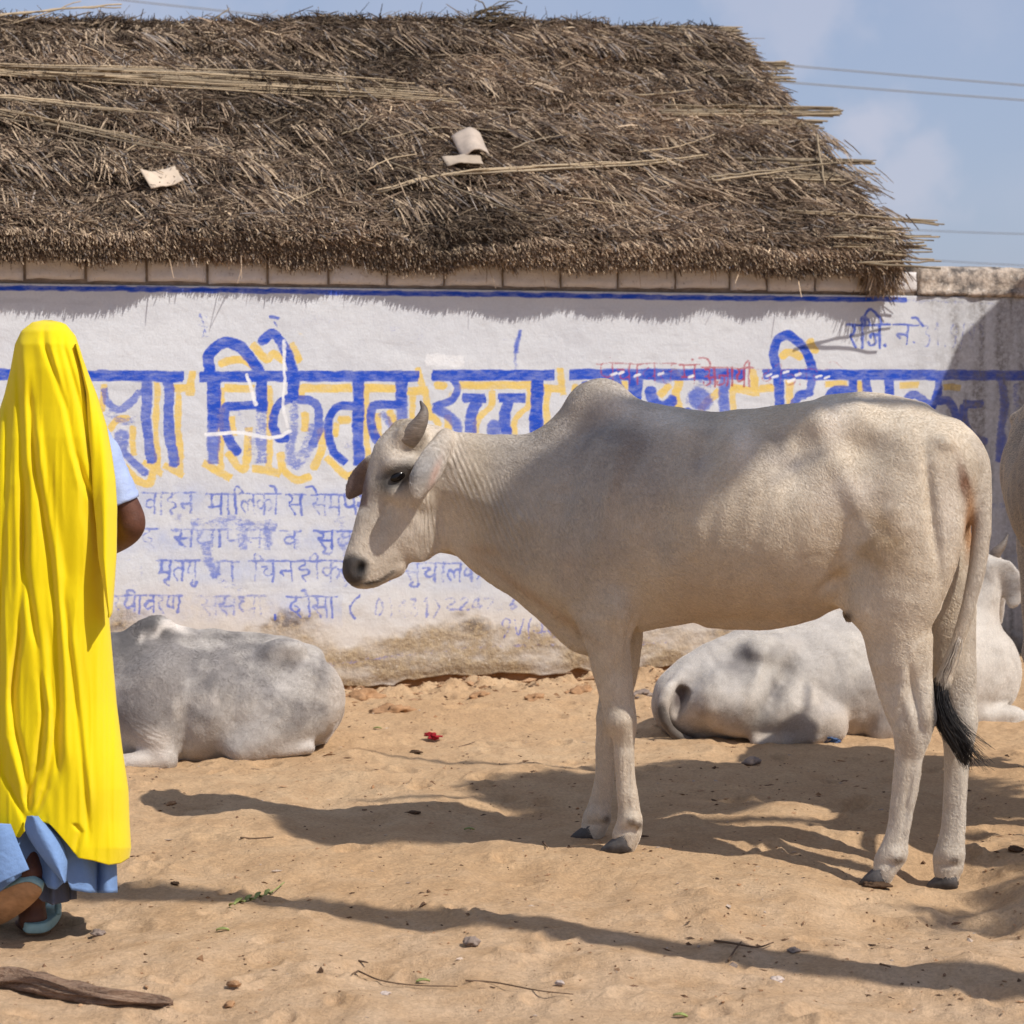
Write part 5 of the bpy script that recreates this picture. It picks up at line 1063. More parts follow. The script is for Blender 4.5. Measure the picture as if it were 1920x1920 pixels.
sk.tube([s3(310, 1424, -.2, .042, 19), s3(250, 1428, -.215, .038, 17), s3(200, 1434, -.22, .034, 14), s3(160, 1436, -.22, .03, 13)], D3L, .025)
sk.tube([s3(230, 1270, 0, .13, 74), s3(180, 1235, 0, .10, 56), s3(140, 1200, 0, .075, 40), s3(118, 1180, 0, .07, 34)], D3L, .05, egg=.4)
sk.tube([s3(122, 1170, 0, .08, 34), s3(105, 1200, 0, .078, 38), s3(88, 1240, 0, .06, 30), s3(74, 1270, 0, .046, 22), s3(68, 1282, 0, .042, 18)], D3L, .03)
for sg in (-1, 1): sk.tube([s3(128, 1172, sg*.08, .012, 9), s3(134, 1185, sg*.13, .011, 16), s3(138, 1205, sg*.16, .009, 10)], D3L+np.array([.3, 0, .3]), .014)
sk.tube([s3(596, 1250, -.02, .022, 9), s3(618, 1285, -.03, .022, 9), s3(621, 1340, -.05, .02, 8), s3(608, 1388, -.08, .016, 7)], D3L, .02)
def calf_colour(V_, N_):
    u, v = proj(V_); x, y, z = V_.T; n1 = fbm(x*6, y*6, z*6, octv=3); n2 = fbm(x*17, y*17, z*17, octv=4)
    c = np.tile(np.array([.44, .405, .37]), (len(V_), 1)); c = lerp(c, (.225, .205, .195), np.clip(.5+1.1*n1+.6*n2-.35*sstep(480, 600, u), 0, .85)*sstep(1440, 1330, v+30*n2))
    c = lerp(c, (.19, .175, .168), np.clip(blob(u, v, 455, 1235, 70, 40)*(.6+.8*n2)+.7*blob(u, v, 400, 1290, 30, 60)*(.5+n2), 0, .7))
    c = lerp(c, (.075, .07, .07), np.clip((blob(u, v, 275, 1175, 52, 24, .2)+.9*blob(u, v, 232, 1212, 44, 36)+.5*blob(u, v, 420, 1193, 60, 7))*(.9+.5*n2), 0, .92))
    c = lerp(c, (.62, .57, .52), np.clip(1.4*blob(u+10*n2, v, 338, 1174, 30, 12, .45)+1.2*blob(u, v+8*n2, 300, 1180, 26, 8, -.5)+.9*blob(u, v, 265, 1196, 7, 16, .4)-.2, 0, .95))
    c = lerp(c, (.54, .48, .42), np.clip(sstep(1345, 1400, v)*sstep(335, 300, u)+.7*sstep(600, 632, u)+.5*blob(u, v, 560, 1400, 60, 24), 0, .85))
    c = lerp(c, (.50, .40, .31), np.clip(.55*sstep(1395, 1435, v)*sstep(330, 380, u), 0, .6))
    c = lerp(c, (.03, .028, .028), sstep(1262, 1274, v)*sstep(100, 90, u))
    wr_ = blob(u, v, 265, 1375, 45, 20, .5)
    return c, (v-.5*(u-250)+7*vnoise(u/25, v/18))*(2*math.pi/11), wr_*.35
finish_body(sk, calf, calf_colour, .005, flow=-D3H, forms=[(480, 1245, 40, 36, .2, -.016), (535, 1208, 22, 12, .2, .012), (350, 1290, 16, 90, .1, -.014), (400, 1310, 14, 80, .1, .008), (440, 1310, 12, 80, .1, -.007), (345, 1390, 12, 50, .1, -.012), (600, 1330, 14, 80, .1, -.008), (300, 1240, 26, 60, .1, .008)])
for sg in (-1, 1):
    horn_part([c3(126, 1160, sg*.05), c3(128, 1148, sg*.075), c3(124, 1134, sg*.085), c3(116, 1124, sg*.08)], [.024, .02, .012, .003], calf); eye_part(c3(104, 1200, sg*.073), D3H, (0, 0, 1), (.018, .012, .012), calf)
del sk

# ------------------------------------------------------------------ the cow at the right edge: a copy of the standing cow facing the camera
def copy_tree(o, parent=None):
    c = o.copy(); COL.objects.link(c)
    if parent: c.parent = parent; c.matrix_parent_inverse = o.matrix_parent_inverse.copy()
    for ch in list(o.children): copy_tree(ch, c)
    return c
bull = copy_tree(cow); bull.rotation_euler = (0, 0, R(104)); bull.location = (2.0, 7.62, -.03); bull.scale = (1.06, 1.06, 1.06)
for ch in bull.children:
    if ch.name.startswith('body'):
        ch.data = ch.data.copy(); at_ = ch.data.attributes['Col']; cc_ = np.zeros(len(at_.data)*4, np.float32); at_.data.foreach_get('color', cc_); cc_ = cc_.reshape(-1, 4); cc_[:, :3] *= np.array([.52, .50, .50]); at_.data.foreach_set('color', cc_.ravel())
bull['label'] = 'grey cow standing mostly beyond the right edge, only its flank and a hoof showing'

# ------------------------------------------------------------------ the person in the yellow shawl, walking away
YP = 5.80
def pp(u, v, dy=0.0): return at_y(u, v, YP+dy)
pm = lambda px: px*YP/F
person = thing('person', 'person walking away under a long yellow shawl, with blue skirt and sandals', 'person', tuple(pp(90, 1755)*np.array([1, 1, 0])))
m_skin = flat_mat('brown_skin', (.105, .042, .026), .55, .18, 40, .0015, 160, .35)
sk = Sculpt([-1.75, 5.25, -.06], [-.80, 6.3, 1.62], .0072); LX = (0, 1, 0)
ps = lambda u, v, dy, a, hw: (*pp(u, v, dy), a, pm(hw))
sk.tube([ps(88, 684, .03, .085, 48), ps(88, 656, .025, .082, 46)], LX, .02); sk.tube([ps(88, 690, .07, .05, 34), ps(88, 725, .06, .045, 28)], LX, .03)     # skull, jaw
sk.tube([ps(88, 690, .125, .014, 8), ps(88, 700, .14, .012, 9)], LX, .015); 
for sg in (-1, 1): sk.tube([ps(88+sg*52, 680, .0, .012, 16), ps(88+sg*53, 698, .0, .01, 10)], LX, .01)
sk.tube([ps(88, 730, 0, .05, 30), ps(88, 775, 0, .055, 34)], LX, .03); sk.tube([ps(90, 800, 0, .085, 90), ps(92, 880, 0, .10, 100), ps(92, 980, 0, .095, 88), ps(92, 1060, 0, .10, 92), ps(92, 1150, 0, .115, 112), ps(92, 1210, 0, .10, 100)], LX, .05)
for sg, el, hd in ((1, (250, 985, .02), (150, 1040, .26)), (-1, (-60, 985, .02), (30, 1040, .26))):
    sh = (92+sg*72, 818, 0)
    sk.tube([(*pp(sh[0]-sg*8, sh[1]), .05, .05), (*pp(92+sg*106, 890, .0), .041, .040), (*pp(el[0]-sg*10, 960, .01), .041, .038), (*pp(el[0]-sg*9, 992, .025), .04, .038), (*pp((el[0]+hd[0])/2, 1020, .14), .036, .034), (*pp(*hd), .026, .024)], LX, .03, n=24)
    w_ = pp(*hd); fd = np.array([-sg*.35, .9, .05]); fd /= np.linalg.norm(fd); sd = np.cross(fd, (0, 0, 1)); sd /= np.linalg.norm(sd)
    sk.tube([(*(w_+fd*.01), .022, .024), (*(w_+fd*.05), .018, .036), (*(w_+fd*.085), .015, .036)], (0, 0, 1), .015)
    for k, (o_, l_) in enumerate(((-.03, .06), (-.010, .072), (.011, .068), (.031, .052))):
        b_ = w_+fd*.08+sd*o_; sk.tube([(*b_, .0085, .0085), (*(b_+fd*l_*.55+np.array([0, 0, -.006])), .008, .008), (*(b_+fd*l_+np.array([0, 0, -.026])), .0072, .0072)], (0, 0, 1), .006)
    t_ = w_+fd*.03-sd*.03*sg*1.0; sk.tube([(*t_, .011, .011), (*(t_-sd*sg*.02+fd*.02), .010, .010), (*(t_-sd*sg*.024+fd*.05), .009, .009)], (0, 0, 1), .008)
# legs: right one planted, left one swinging back with the sole showing
sk.tube([ps(118, 1200, 0, .09, 60), ps(108, 1340, 0, .075, 48), ps(92, 1460, -.01, .055, 34), ps(82, 1560, -.03, .055, 33), ps(74, 1640, -.02, .038, 23), ps(66, 1690, 0, .032, 19), ps(62, 1720, .0, .036, 23)], LX, .03, n=28)
sk.tube([ps(62, 1722, -.005, .036, 23), ps(60, 1728, .06, .03, 26), ps(56, 1733, .13, .024, 31), ps(54, 1736, .18, .018, 29)], (0, 0, 1), .02)
for k in range(5): sk.ball(pp(36+k*10, 1731, .205-.006*abs(k-1.5)), .0105 if k else .014, .008)
sk.tube([ps(62, 1200, 0, .09, 60), ps(56, 1340, .02, .075, 48), ps(50, 1440, .0, .058, 36), ps(52, 1540, -.06, .05, 32), ps(56, 1610, -.12, .036, 22), ps(58, 1634, -.14, .034, 22)], LX, .03, n=28)
sk.tube([ps(56, 1645, -.125, .034, 22), ps(34, 1668, -.06, .03, 24), ps(8, 1692, -.0, .026, 28), ps(-12, 1712, .05, .02, 24)], np.array([.5, .5, .7]), .02)
V_, Fc = sk.mesh(3); link_np('body', V_, Fc, m_skin, person); del sk
# head hair under the shawl
m_hairm = flat_mat('black_hair', (.012, .010, .010), .5, .3, 60, .002, 150, .4)
sk = Sculpt([-1.45, 5.6, 1.25], [-.95, 6.0, 1.62], .008); sk.tube([ps(88, 680, .018, .083, 50), ps(88, 654, .022, .082, 47)], LX, .02); sk.ball(pp(88, 715, -.06), .03, .03); V_, Fc = sk.mesh(2); link_np('hair', V_, Fc, m_hairm, person); del sk

m_yel, nt, p = new_mat('yellow_cotton')
c = mixc(nt, mrange(nt, noise(nt, 5, 4), .3, .7), (.93, .73, .003), (.89, .68, .003)); nt.links.new(c, p.inputs['Base Color']); p.inputs['Roughness'].default_value = .75; p.inputs['Specular IOR Level'].default_value = .12
p.inputs['Sheen Weight'].default_value = .15
tr = nd(nt, 'ShaderNodeBsdfTranslucent'); nt.links.new(c, tr.inputs[0]); ms = nd(nt, 'ShaderNodeMixShader', i_0=.10); nt.links.new(p.outputs[0], ms.inputs[1]); nt.links.new(tr.outputs[0], ms.inputs[2])
nt.links.new(ms.outputs[0], [n for n in nt.nodes if n.type == 'OUTPUT_MATERIAL'][0].inputs[0])
wv = nd(nt, 'ShaderNodeTexWave', i_Scale=420.0, i_Distortion=2.0, i_Detail=2.0); nt.links.new(nd(nt, 'ShaderNodeTexCoord').outputs['Object'], wv.inputs[0])
bump(nt, p, mth(nt, 'ADD', mth(nt, 'MULTIPLY', wv.outputs['Fac'], .12), mth(nt, 'MULTIPLY', noise(nt, 22, 4, .5, (1, 1, .45)), .5)), .005, .6)
# thin cloth passes a little light
def edge_fn(pts):
    a = np.array(pts, float); return lambda v: np.interp(v, a[:, 1], a[:, 0])
Ledge = edge_fn([(88, 599), (62, 603), (40, 620), (28, 645), (20, 690), (8, 740), (-8, 790), (-26, 850), (-44, 950), (-52, 1050), (-60, 1200), (-68, 1400), (-72, 1650)])
Redge = edge_fn([(92, 599), (122, 606), (142, 630), (152, 660), (164, 700), (172, 740), (184, 780), (195, 820), (203, 870), (205, 930), (203, 1000), (200, 1080), (205, 1160), (212, 1240), (219, 1320), (229, 1400), (241, 1480), (243, 1540), (246, 1590), (240, 1625), (238, 1660)])
hem = lambda u: np.interp(u, [-80, 0, 32, 50, 61, 85, 104, 120, 139, 170, 203, 228, 240, 260], [1568, 1565, 1571, 1550, 1536, 1545, 1568, 1588, 1609, 1614, 1622, 1619, 1612, 1600])
FOLDS = [([(28, 642), (34, 736), (36, 799), (39, 892), (41, 1017), (38, 1110), (33, 1200), (20, 1319)], .022, 7), ([(81, 642), (103, 705), (122, 767), (137, 845), (153, 892), (172, 939), (181, 1017)], .026, 7), ([(119, 652), (134, 705), (153, 774), (165, 840)], .018, 6),
         ([(53, 740), (62, 861), (75, 939), (94, 1049), (104, 1174), (110, 1319), (106, 1440)], .030, 8), ([(47, 900), (44, 1049), (58, 1150), (74, 1250), (81, 1336), (70, 1430), (51, 1495)], .032, 8), ([(37, 1180), (22, 1290), (26, 1360), (41, 1421), (52, 1505)], .028, 7),
         ([(118, 1120), (125, 1184), (146, 1353), (159, 1489), (164, 1560)], .020, 7), ([(93, 1190), (94, 1280), (100, 1380), (84, 1480), (62, 1530)], .026, 7), ([(12, 760), (8, 900), (2, 1100), (-10, 1300)], .022, 7), ([(5, 1450), (30, 1500), (50, 1545)], .02, 7),
         ([(85, 1545), (120, 1515), (150, 1560), (139, 1600)], .018, 6), ([(60, 1520), (100, 1500), (130, 1470)], .02, 7), ([(104, 650), (128, 760), (150, 880), (160, 980)], .010, 9), ([(60, 650), (74, 780), (100, 940), (122, 1080)], .009, 10), ([(185, 1180), (200, 1400), (205, 1550)], .008, 12)]
RIDGES = [([(40, 660), (50, 780), (54, 900), (58, 1040)], .012, 9), ([(96, 660), (114, 740), (130, 830), (148, 920)], .014, 8), ([(66, 800), (82, 930), (105, 1080), (118, 1250), (124, 1420)], .016, 9), ([(64, 1200), (92, 1330), (86, 1440)], .018, 8), ([(136, 1200), (150, 1350), (168, 1500)], .014, 9), ([(10, 1250), (10, 1380), (40, 1480)], .016, 9)]
def fold_disp(u, v):
    d = np.zeros_like(u)
    for sgn, lst in ((-1, FOLDS), (1, RIDGES)):
        for pts_, dep, wd_ in lst:
            a = np.array(pts_, float); cu = np.interp(v, a[:, 1], a[:, 0]); k = sstep(a[0, 1]-45, a[0, 1]+25, v)*sstep(a[-1, 1]+45, a[-1, 1]-25, v)
            du = (u-cu)/wd_; prof_ = np.exp(-du**2)*(1+.5*np.tanh(du)); d += sgn*dep*.52*k*prof_
    rd = lambda a, b, s_: (1-2*np.abs(vnoise(u/a+s_, v/b+s_)))
    d += .0055*rd(21, 260, 3)*sstep(640, 900, v)*sstep(1500, 1100, v)+.0016*rd(11, 150, 11)*sstep(640, 900, v)
    return d
nth, nv = 360, 380
th = np.linspace(-R(158), R(158), nth); tt = np.linspace(0, 1, nv)**.92; TH, TV = np.meshgrid(th, tt)
v0 = 600.0; uu0 = 92+np.sin(TH)*120
vend = hem(np.clip(80+165*np.sin(TH), -80, 245)); vv_ = v0+(vend-v0)*TV
cx = (Ledge(vv_)+Redge(vv_))/2; hw_ = (Redge(vv_)-Ledge(vv_))/2
sx = np.sign(np.sin(TH))*np.abs(np.sin(TH))**.92; u_ = cx+hw_*sx
Tk = np.interp(vv_, [600, 606, 620, 645, 690, 760, 820, 900, 1100, 1300, 1500, 1650], [.012, .055, .092, .118, .132, .142, .155, .162, .168, .185, .20, .21])
cosT = np.cos(TH); fd_ = fold_disp(u_, vv_)*sstep(-.05, .45, cosT)
back_f = (.012*np.sin(TH*9+vv_/90)+.010*np.sin(TH*17+vv_/130))*sstep(.1, -.4, cosT)*sstep(650, 900, vv_)
dy = -Tk*np.sign(cosT)*np.abs(cosT)**.85-fd_-back_f+.006*vnoise(u_/45, vv_/120)
Ps = CAM+np.stack([(u_-960)/F, np.ones_like(u_)*CP+((960-vv_)/F)*SP, -SP+((960-vv_)/F)*CP], -1)*((YP+dy)/(CP+((960-vv_)/F)*SP))[..., None]
Ps = Ps.reshape(-1, 3); o_y = link_np('shawl', Ps, grid_faces(nv, nth), m_yel, person)
sol = o_y.modifiers.new('cloth_thickness', 'SOLIDIFY'); sol.thickness = .0035; sol.offset = 1
# the flap that hangs over the right arm
nv2, nu2 = 150, 26; V2, U2_ = np.meshgrid(np.linspace(0, 1, nv2), np.linspace(0, 1, nu2), indexing='ij')
vb = 645+(1158-645)*V2
inl = np.interp(vb, [645, 674, 736, 799, 861, 924, 986, 1045, 1100, 1158], [140, 147, 161, 165, 171, 174, 180, 184, 194, 204]); oul = np.interp(vb, [645, 665, 700, 740, 800, 850, 900, 950, 1040, 1100, 1150, 1158], [146, 153, 166, 182, 201, 210, 217, 220, 219, 215, 211, 206])
u2_ = inl+(oul-inl)*U2_; yb = -np.interp(vb, [645, 760, 900, 1100, 1160], [.06, .09, .125, .16, .16])
dy2 = yb-.035*np.sin(math.pi*np.clip(U2_*.9+.05, 0, 1))+.07*U2_**2-.006*np.sin(U2_*9+vb/60)
Pf = CAM+np.stack([(u2_-960)/F, np.ones_like(u2_)*CP+((960-vb)/F)*SP, -SP+((960-vb)/F)*CP], -1)*((YP+dy2)/(CP+((960-vb)/F)*SP))[..., None]
o_f = link_np('shawl_flap', Pf.reshape(-1, 3), grid_faces(nv2, nu2), m_yel, person); q_ = o_f.modifiers.new('cloth_thickness', 'SOLIDIFY'); q_.thickness = .0035; q_.offset = 1
# blouse sleeve
m_slv = flat_mat('pale_blue_cotton', (.36, .44, .67), .8, .08, 20, .003, 90, .15)
def sleeve(sg):
    sgn = 1 if sg > 0 else -1; cx_ = lambda u: 92+sgn*(u-92)
    pth = catmull(np.array([pp(cx_(154), 810, 0), pp(cx_(186), 862, -.0), pp(cx_(209), 915, .004), pp(cx_(220), 944, .008)]), 20); rr = np.interp(np.linspace(0, 1, 20), [0, .5, .88, .9, 1], [.056, .055, .054, .057, .056])
    V_, F_ = tube(pth, rr, 28, cap=False); V_ = V_+.003*fbm(V_[:, 0]*40, V_[:, 1]*40, V_[:, 2]*40)[:, None]; o = link_np('sleeve', V_, F_, m_slv, person); s_ = o.modifiers.new('t', 'SOLIDIFY'); s_.thickness = .003
sleeve(1); sleeve(-1)
# blue skirt and its dark lining
m_blu = flat_mat('blue_cotton', (.165, .27, .49), .8, .10, 10, .004, 60, .15); m_lin = flat_mat('dark_lining', (.10, .11, .15), .85, .2, 10, .003, 60, .1)
def skirt(name, mat, lx, rx, hemf, vtop, T0, T1, wav, th0=-180, th1=180):
    nth, nv = 260, 90; TH, TV = np.meshgrid(np.linspace(R(th0), R(th1), nth), np.linspace(0, 1, nv)); ve = hemf(np.interp(np.sin(TH), [-1, 1], [lx, rx]), np.cos(TH)); vv_ = vtop+(ve-vtop)*TV
    cx = np.interp(TV, [0, 1], [92, (lx+rx)/2]); hw_ = np.interp(TV, [0, .4, 1], [85, (rx-lx)/2*.86, (rx-lx)/2]); u_ = cx+hw_*np.sin(TH); Tk = np.interp(TV, [0, 1], [T0, T1])
    dy = -Tk*np.cos(TH)+wav*TV*(np.sin(TH*7+1+TV)+.6*np.sin(TH*13+2.0))*.5; u_ = u_+wav*TV*140*np.cos(TH*9)
    P_ = CAM+np.stack([(u_-960)/F, np.ones_like(u_)*CP+((960-vv_)/F)*SP, -SP+((960-vv_)/F)*CP], -1)*((YP+dy)/(CP+((960-vv_)/F)*SP))[..., None]
    o = link_np(name, P_.reshape(-1, 3), grid_faces(nv, nth), mat, person); s_ = o.modifiers.new('t', 'SOLIDIFY'); s_.thickness = .003
hm = lambda u, c: np.where(c > 0, np.interp(u, [-70, -10, 10, 28, 50, 60, 72, 88, 110, 124, 131, 135, 160, 215], [1690, 1676, 1668, 1655, 1634, 1628, 1645, 1664, 1668, 1655, 1650, 1668, 1674, 1674]), 1664)
skirt('skirt', m_blu, -70, 214, hm, 1120, .10, .17, .045); skirt('underskirt', m_lin, 40, 140, lambda u, c: np.where(c > 0, np.interp(u, [40, 80, 100, 138], [1640, 1690, 1697, 1686]), 1660), 1300, .09, .13, .02)
# a pleat of skirt swinging forward over the raised foot
def pleat(pts_l, pts_r, dl, dr, name='skirt_pleat', mat=None):
    k = 40; A_ = catmull(np.array(pts_l), k); B_ = catmull(np.array(pts_r), k); w_ = np.linspace(0, 1, 26); P_ = []
    for t in w_:
        uv = A_*(1-t)+B_*t; P_.append([pp(uv[i][0], uv[i][1], dl*(1-t)+dr*t-.035*math.sin(math.pi*t)) for i in range(k)])
    o = link_np(name, np.array(P_).reshape(-1, 3), grid_faces(26, k), mat or m_blu, person); s_ = o.modifiers.new('t', 'SOLIDIFY'); s_.thickness = .003
pleat([(50, 1530), (48, 1560), (80, 1610), (118, 1655)], [(75, 1530), (112, 1570), (126, 1610), (124, 1655)], -.20, -.185)
pleat([(-60, 1540), (-70, 1600), (-75, 1690)], [(20, 1545), (40, 1595), (55, 1630)], -.19, -.215)
# sandals
m_snd = flat_mat('aqua_rubber', (.30, .47, .47), .7, .15, 30, .002, 80, .25); m_sole = flat_mat('worn_sole', (.42, .26, .15), .9, .25, 30, .004, 60, .1)
def sandal(c0, fwd, up, ln, wd_, th_):
    fwd = np.array(fwd, float); fwd /= np.linalg.norm(fwd); up = np.array(up, float); up -= fwd*(up@fwd); up /= np.linalg.norm(up); sd = np.cross(fwd, up)
    t = thing_part('sandal', person); rings = []
    a = np.linspace(0, 2*math.pi, 40, endpoint=False); x = .5-.5*np.cos(a); half = wd_*(.40+.12*x)*np.abs(np.sin(a))**.55*np.sign(np.sin(a))
    out = np.array(c0)+fwd*(x*ln)[:, None]+sd*half[:, None]
    def slab(z0, z1, mat, nm, par, sc_=1.0):
        cc = out.mean(0); o_ = cc+(out-cc)*sc_; b_ = .0025; lv = [(z0, .975), (z0+b_, 1), (z1-b_, 1), (z1, .975)]; V_ = np.concatenate([cc+(o_-cc)*s_+up*z for z, s_ in lv]); n = 40; f = []
        i = np.arange(3)[:, None]*n; j = np.arange(n)[None]; j1 = (j+1) % n; f = [np.stack([i+j, i+j1, i+n+j1, i+n+j], -1).reshape(-1, 4)]
        V_ = np.vstack([V_, cc+up*z0, cc+up*z1]); j = np.arange(n); j1 = (j+1) % n; f.append(np.vstack([np.stack([np.full(n, 4*n), j1, j], -1), np.stack([np.full(n, 4*n+1), 3*n+j, 3*n+j1], -1)])); return link_np(nm, V_, f, mat, par)
    slab(.004, th_, m_snd, 'footbed', t); slab(0, .0045, m_sole, 'sole', t, .985)
    A_ = np.array(c0)+fwd*ln*.72+up*(th_+.004)
    for sg in (-1, 1):
        e_ = np.array(c0)+fwd*ln*.38+sd*sg*wd_*.46+up*th_; md = (A_+e_)/2+up*.045+sd*sg*.012; link_np('strap', *tube(catmull(np.array([A_, md, e_]), 14), .007, 8), m_snd, t)
def thing_part(name, parent):
    o = bpy.data.objects.new(name, None); COL.objects.link(o); o.parent = parent; o.location = (0, 0, 0); o.matrix_parent_inverse = parent.matrix_world.inverted(); o.empty_display_size = .05; bpy.context.view_layer.update(); return o
zg = gz_at(*pp(64, 1745)[:2])
hl = pp(66, 1751, -.055); sandal((hl[0], hl[1], hl[2]-.004), (-.10, 1, .0), (0, 0, 1), .275, .105, .03)
hl = pp(72, 1648, -.16); toe_ = pp(-42, 1722, -.02); sandal(hl+np.array([0, -.02, -.012]), toe_-hl, (-.15, .95, .55), .27, .105, .026)

# ------------------------------------------------------------------ things lying on the sand
def on_sand(u, v):
    P = at_z(u, v, 0.0)
    for _ in range(5): P = at_z(u, v, gz_at(P[0], P[1]))
    return P
def ico_rock(r, seed, sq=(1, 1, .6), rough=.25, n=14):
    th, ph = np.meshgrid(np.linspace(0, math.pi, n), np.linspace(0, 2*math.pi, n*2)); d = np.stack([np.sin(th)*np.cos(ph), np.sin(th)*np.sin(ph), np.cos(th)], -1)
    k = 1+rough*fbm(d[..., 0]*1.8+seed, d[..., 1]*1.8, d[..., 2]*1.8, octv=3); V_ = (d*k[..., None]*r*np.array(sq)).reshape(-1, 3); return V_, grid_faces(n*2, n)
m_stone = flat_mat('grey_brown_stone', (.22, .17, .14), .9, .3, 40, .004, 90, .15); m_pale = flat_mat('pale_stone', (.46, .38, .33), .9, .25, 40, .004, 90, .15); m_clod = flat_mat('earth_clod', (.33, .19, .10), .95, .3, 30, .006, 60, .05); m_dung = flat_mat('dry_dung', (.085, .052, .032), .95, .3, 50, .005, 90, .05)
STN = [(184, 1752, .016, m_stone, 'dark wedge shaped stone just right of the planted sandal', 'stone'), (884, 1769, .02, m_stone, 'grey stone lying in the long foreground shadow', 'stone'), (438, 1847, .013, m_clod, 'small pinkish clod on the sand right of the driftwood branch', 'clod'),
       (1487, 1785, .015, m_stone, 'squarish dark stone in the foreground under the standing cow belly', 'stone'), (1375, 1813, .011, m_stone, 'small dark stone at the edge of the foreground shadow', 'stone'), (1456, 1840, .016, m_pale, 'pale stone in the foreground shadow, left of a dark pebble', 'stone'),
       (430, 1886, .013, m_clod, 'small brown clod at the bottom of the picture near the branch', 'clod'), (1050, 1845, .010, m_pale, 'tiny white pebble in the sunlit foreground', 'pebble'), (722, 1866, .011, m_pale, 'small cream pebble under the thin curved twig', 'pebble'),
       (780, 1412, .020, m_dung, 'dark dung lump on the sand below the red rag', 'dung'), (775, 1526, .018, m_dung, 'dark dung lump in the standing cow shadow', 'dung'), (1905, 1595, .022, m_dung, 'brown dung lump at the right edge beside a hoof', 'dung'), (1645, 1664, .028, m_dung, 'flat dark bark like flake at the near hind hoof', 'flake'),
       (322, 1510, .018, m_clod, 'dark clod in the shadow right of the yellow shawl', 'clod'), (328, 1658, .011, m_dung, 'small dark leaf scrap on sand right of the blue skirt', 'leaf scrap'), (1410, 1433, .03, m_stone, 'flat grey stone in the shade between the cow legs', 'stone')]
for i, (u, v, r, mt, lab, cat) in enumerate(STN):
    P = on_sand(u, v); V_, F_ = ico_rock(r, i*3.7, (1.25, .9, .55) if mt is not m_dung else (1.4, .9, .35), .4); o = link_np(cat.replace(' ', '_'), V_, F_, mt); o.location = P+np.array([0, 0, r*.25]); o.rotation_euler = (0, 0, i*1.3); tag(o, lab, cat)
# fallen branch, bottom left
m_brn, nt, p = new_mat('weathered_wood'); g1 = noise(nt, 14, 5, .65, (1, 14, 14)); c = mixc(nt, mrange(nt, g1, .35, .65), (.22, .125, .075), (.36, .24, .16)); nt.links.new(c, p.inputs['Base Color']); p.inputs['Roughness'].default_value = .9; bump(nt, p, g1, .012)
pb = np.array([on_sand(u, v)+np.array([0, 0, h]) for u, v, h in ((-260, 1852, .018), (-80, 1852, .02), (0, 1852, .019), (70, 1856, .018), (130, 1872, .016), (200, 1880, .014), (275, 1886, .014), (322, 1886, .008))]); pth = catmull(pb, 60)
kk = 28; rr = np.interp(np.linspace(0, 1, 60), [0, .4, .6, .8, .93, 1], [.021, .020, .019, .016, .012, .006]); V_, F_ = tube(pth, rr, kk); a_ = np.arange(kk)*2*math.pi/kk; x_ = np.linspace(0, 1, 60)
gv = (.30*np.sin(5*a_[None]+2.2*np.sin(x_*9)[:, None])+.22*np.sin(9*a_[None]+3*x_[:, None])+.3*fbm(np.cos(a_)[None]*1.6+0*x_[:, None], np.sin(a_)[None]*1.6+0*x_[:, None], x_[:, None]*6+0*a_[None], octv=3)).reshape(-1); ctr = np.repeat(pth, kk, 0)
V_[:60*kk] = ctr+(V_[:60*kk]-ctr)*(1+1.15*gv)[:, None]
o = link_np('fallen_branch', V_, F_, m_brn); recentre(o, pb[3]*np.array([1, 1, 0])); tag(o, 'thick grooved dead branch lying on the sand at the bottom left corner', 'branch')
# red rag, blue rag, green leaf sprig
def rag(name, u, v, r, col, lab, cat, seed):
    P = on_sand(u, v); V_, F_ = ico_rock(r, seed, (1.5, .9, .55), 1.1, 26); mt = flat_mat(name+'_cloth', col, .85, .3, 60, .006, 70, .1); o = link_np(name, V_, F_, mt); o.location = P+np.array([0, 0, r*.55]); tag(o, lab, cat)
rag('red_rag', 809, 1384, .016, (.28, .018, .025), 'small crumpled red rag on the sand below the wall', 'rag', 3.3); rag('blue_rag', 1556, 1391, .021, (.06, .10, .20), 'small knotted dark blue rag beside the lying cow belly', 'rag', 8.1); rag('cloth_scrap', 1534, 1386, .015, (.30, .40, .50), 'pale blue cloth scrap touching the dark blue rag', 'cloth scrap', 5.2)
m_leaf = flat_mat('fresh_leaf', (.27, .31, .10), .6, .3, 40, .002, 80, .3)
P0 = on_sand(430, 1702); P1 = on_sand(505, 1682); P2 = on_sand(533, 1662); spr = thing('leaf_sprig', 'light green leaf sprig lying on the sand between shawl and cow', 'leaf sprig', tuple(P1))
link_np('stem', *tube(catmull(np.array([P0, P1+np.array([0, 0, .012]), P2+np.array([0, 0, .012])]), 16), .0018, 5), m_leaf, spr)
def leafm(b_, d_, ln, wd_, parent, mat, name='leaf'):
    d_ = np.array(d_, float); d_ /= np.linalg.norm(d_); s_ = np.cross(d_, (0, 0, 1)); t = np.linspace(0, 1, 9); V_ = []
    for x in t:
        w_ = wd_*math.sin(math.pi*min(1, x*.95+.03))**.8*(1-.3*x)
        for sg in (-1, 0, 1): V_.append(np.array(b_)+d_*ln*x+s_*sg*w_+np.array([0, 0, .004*math.sin(math.pi*x)+.004*abs(sg)]))
    o = link_np(name, np.array(V_), grid_faces(9, 3), mat, parent); m_ = o.modifiers.new('t', 'SOLIDIFY'); m_.thickness = .001; return o
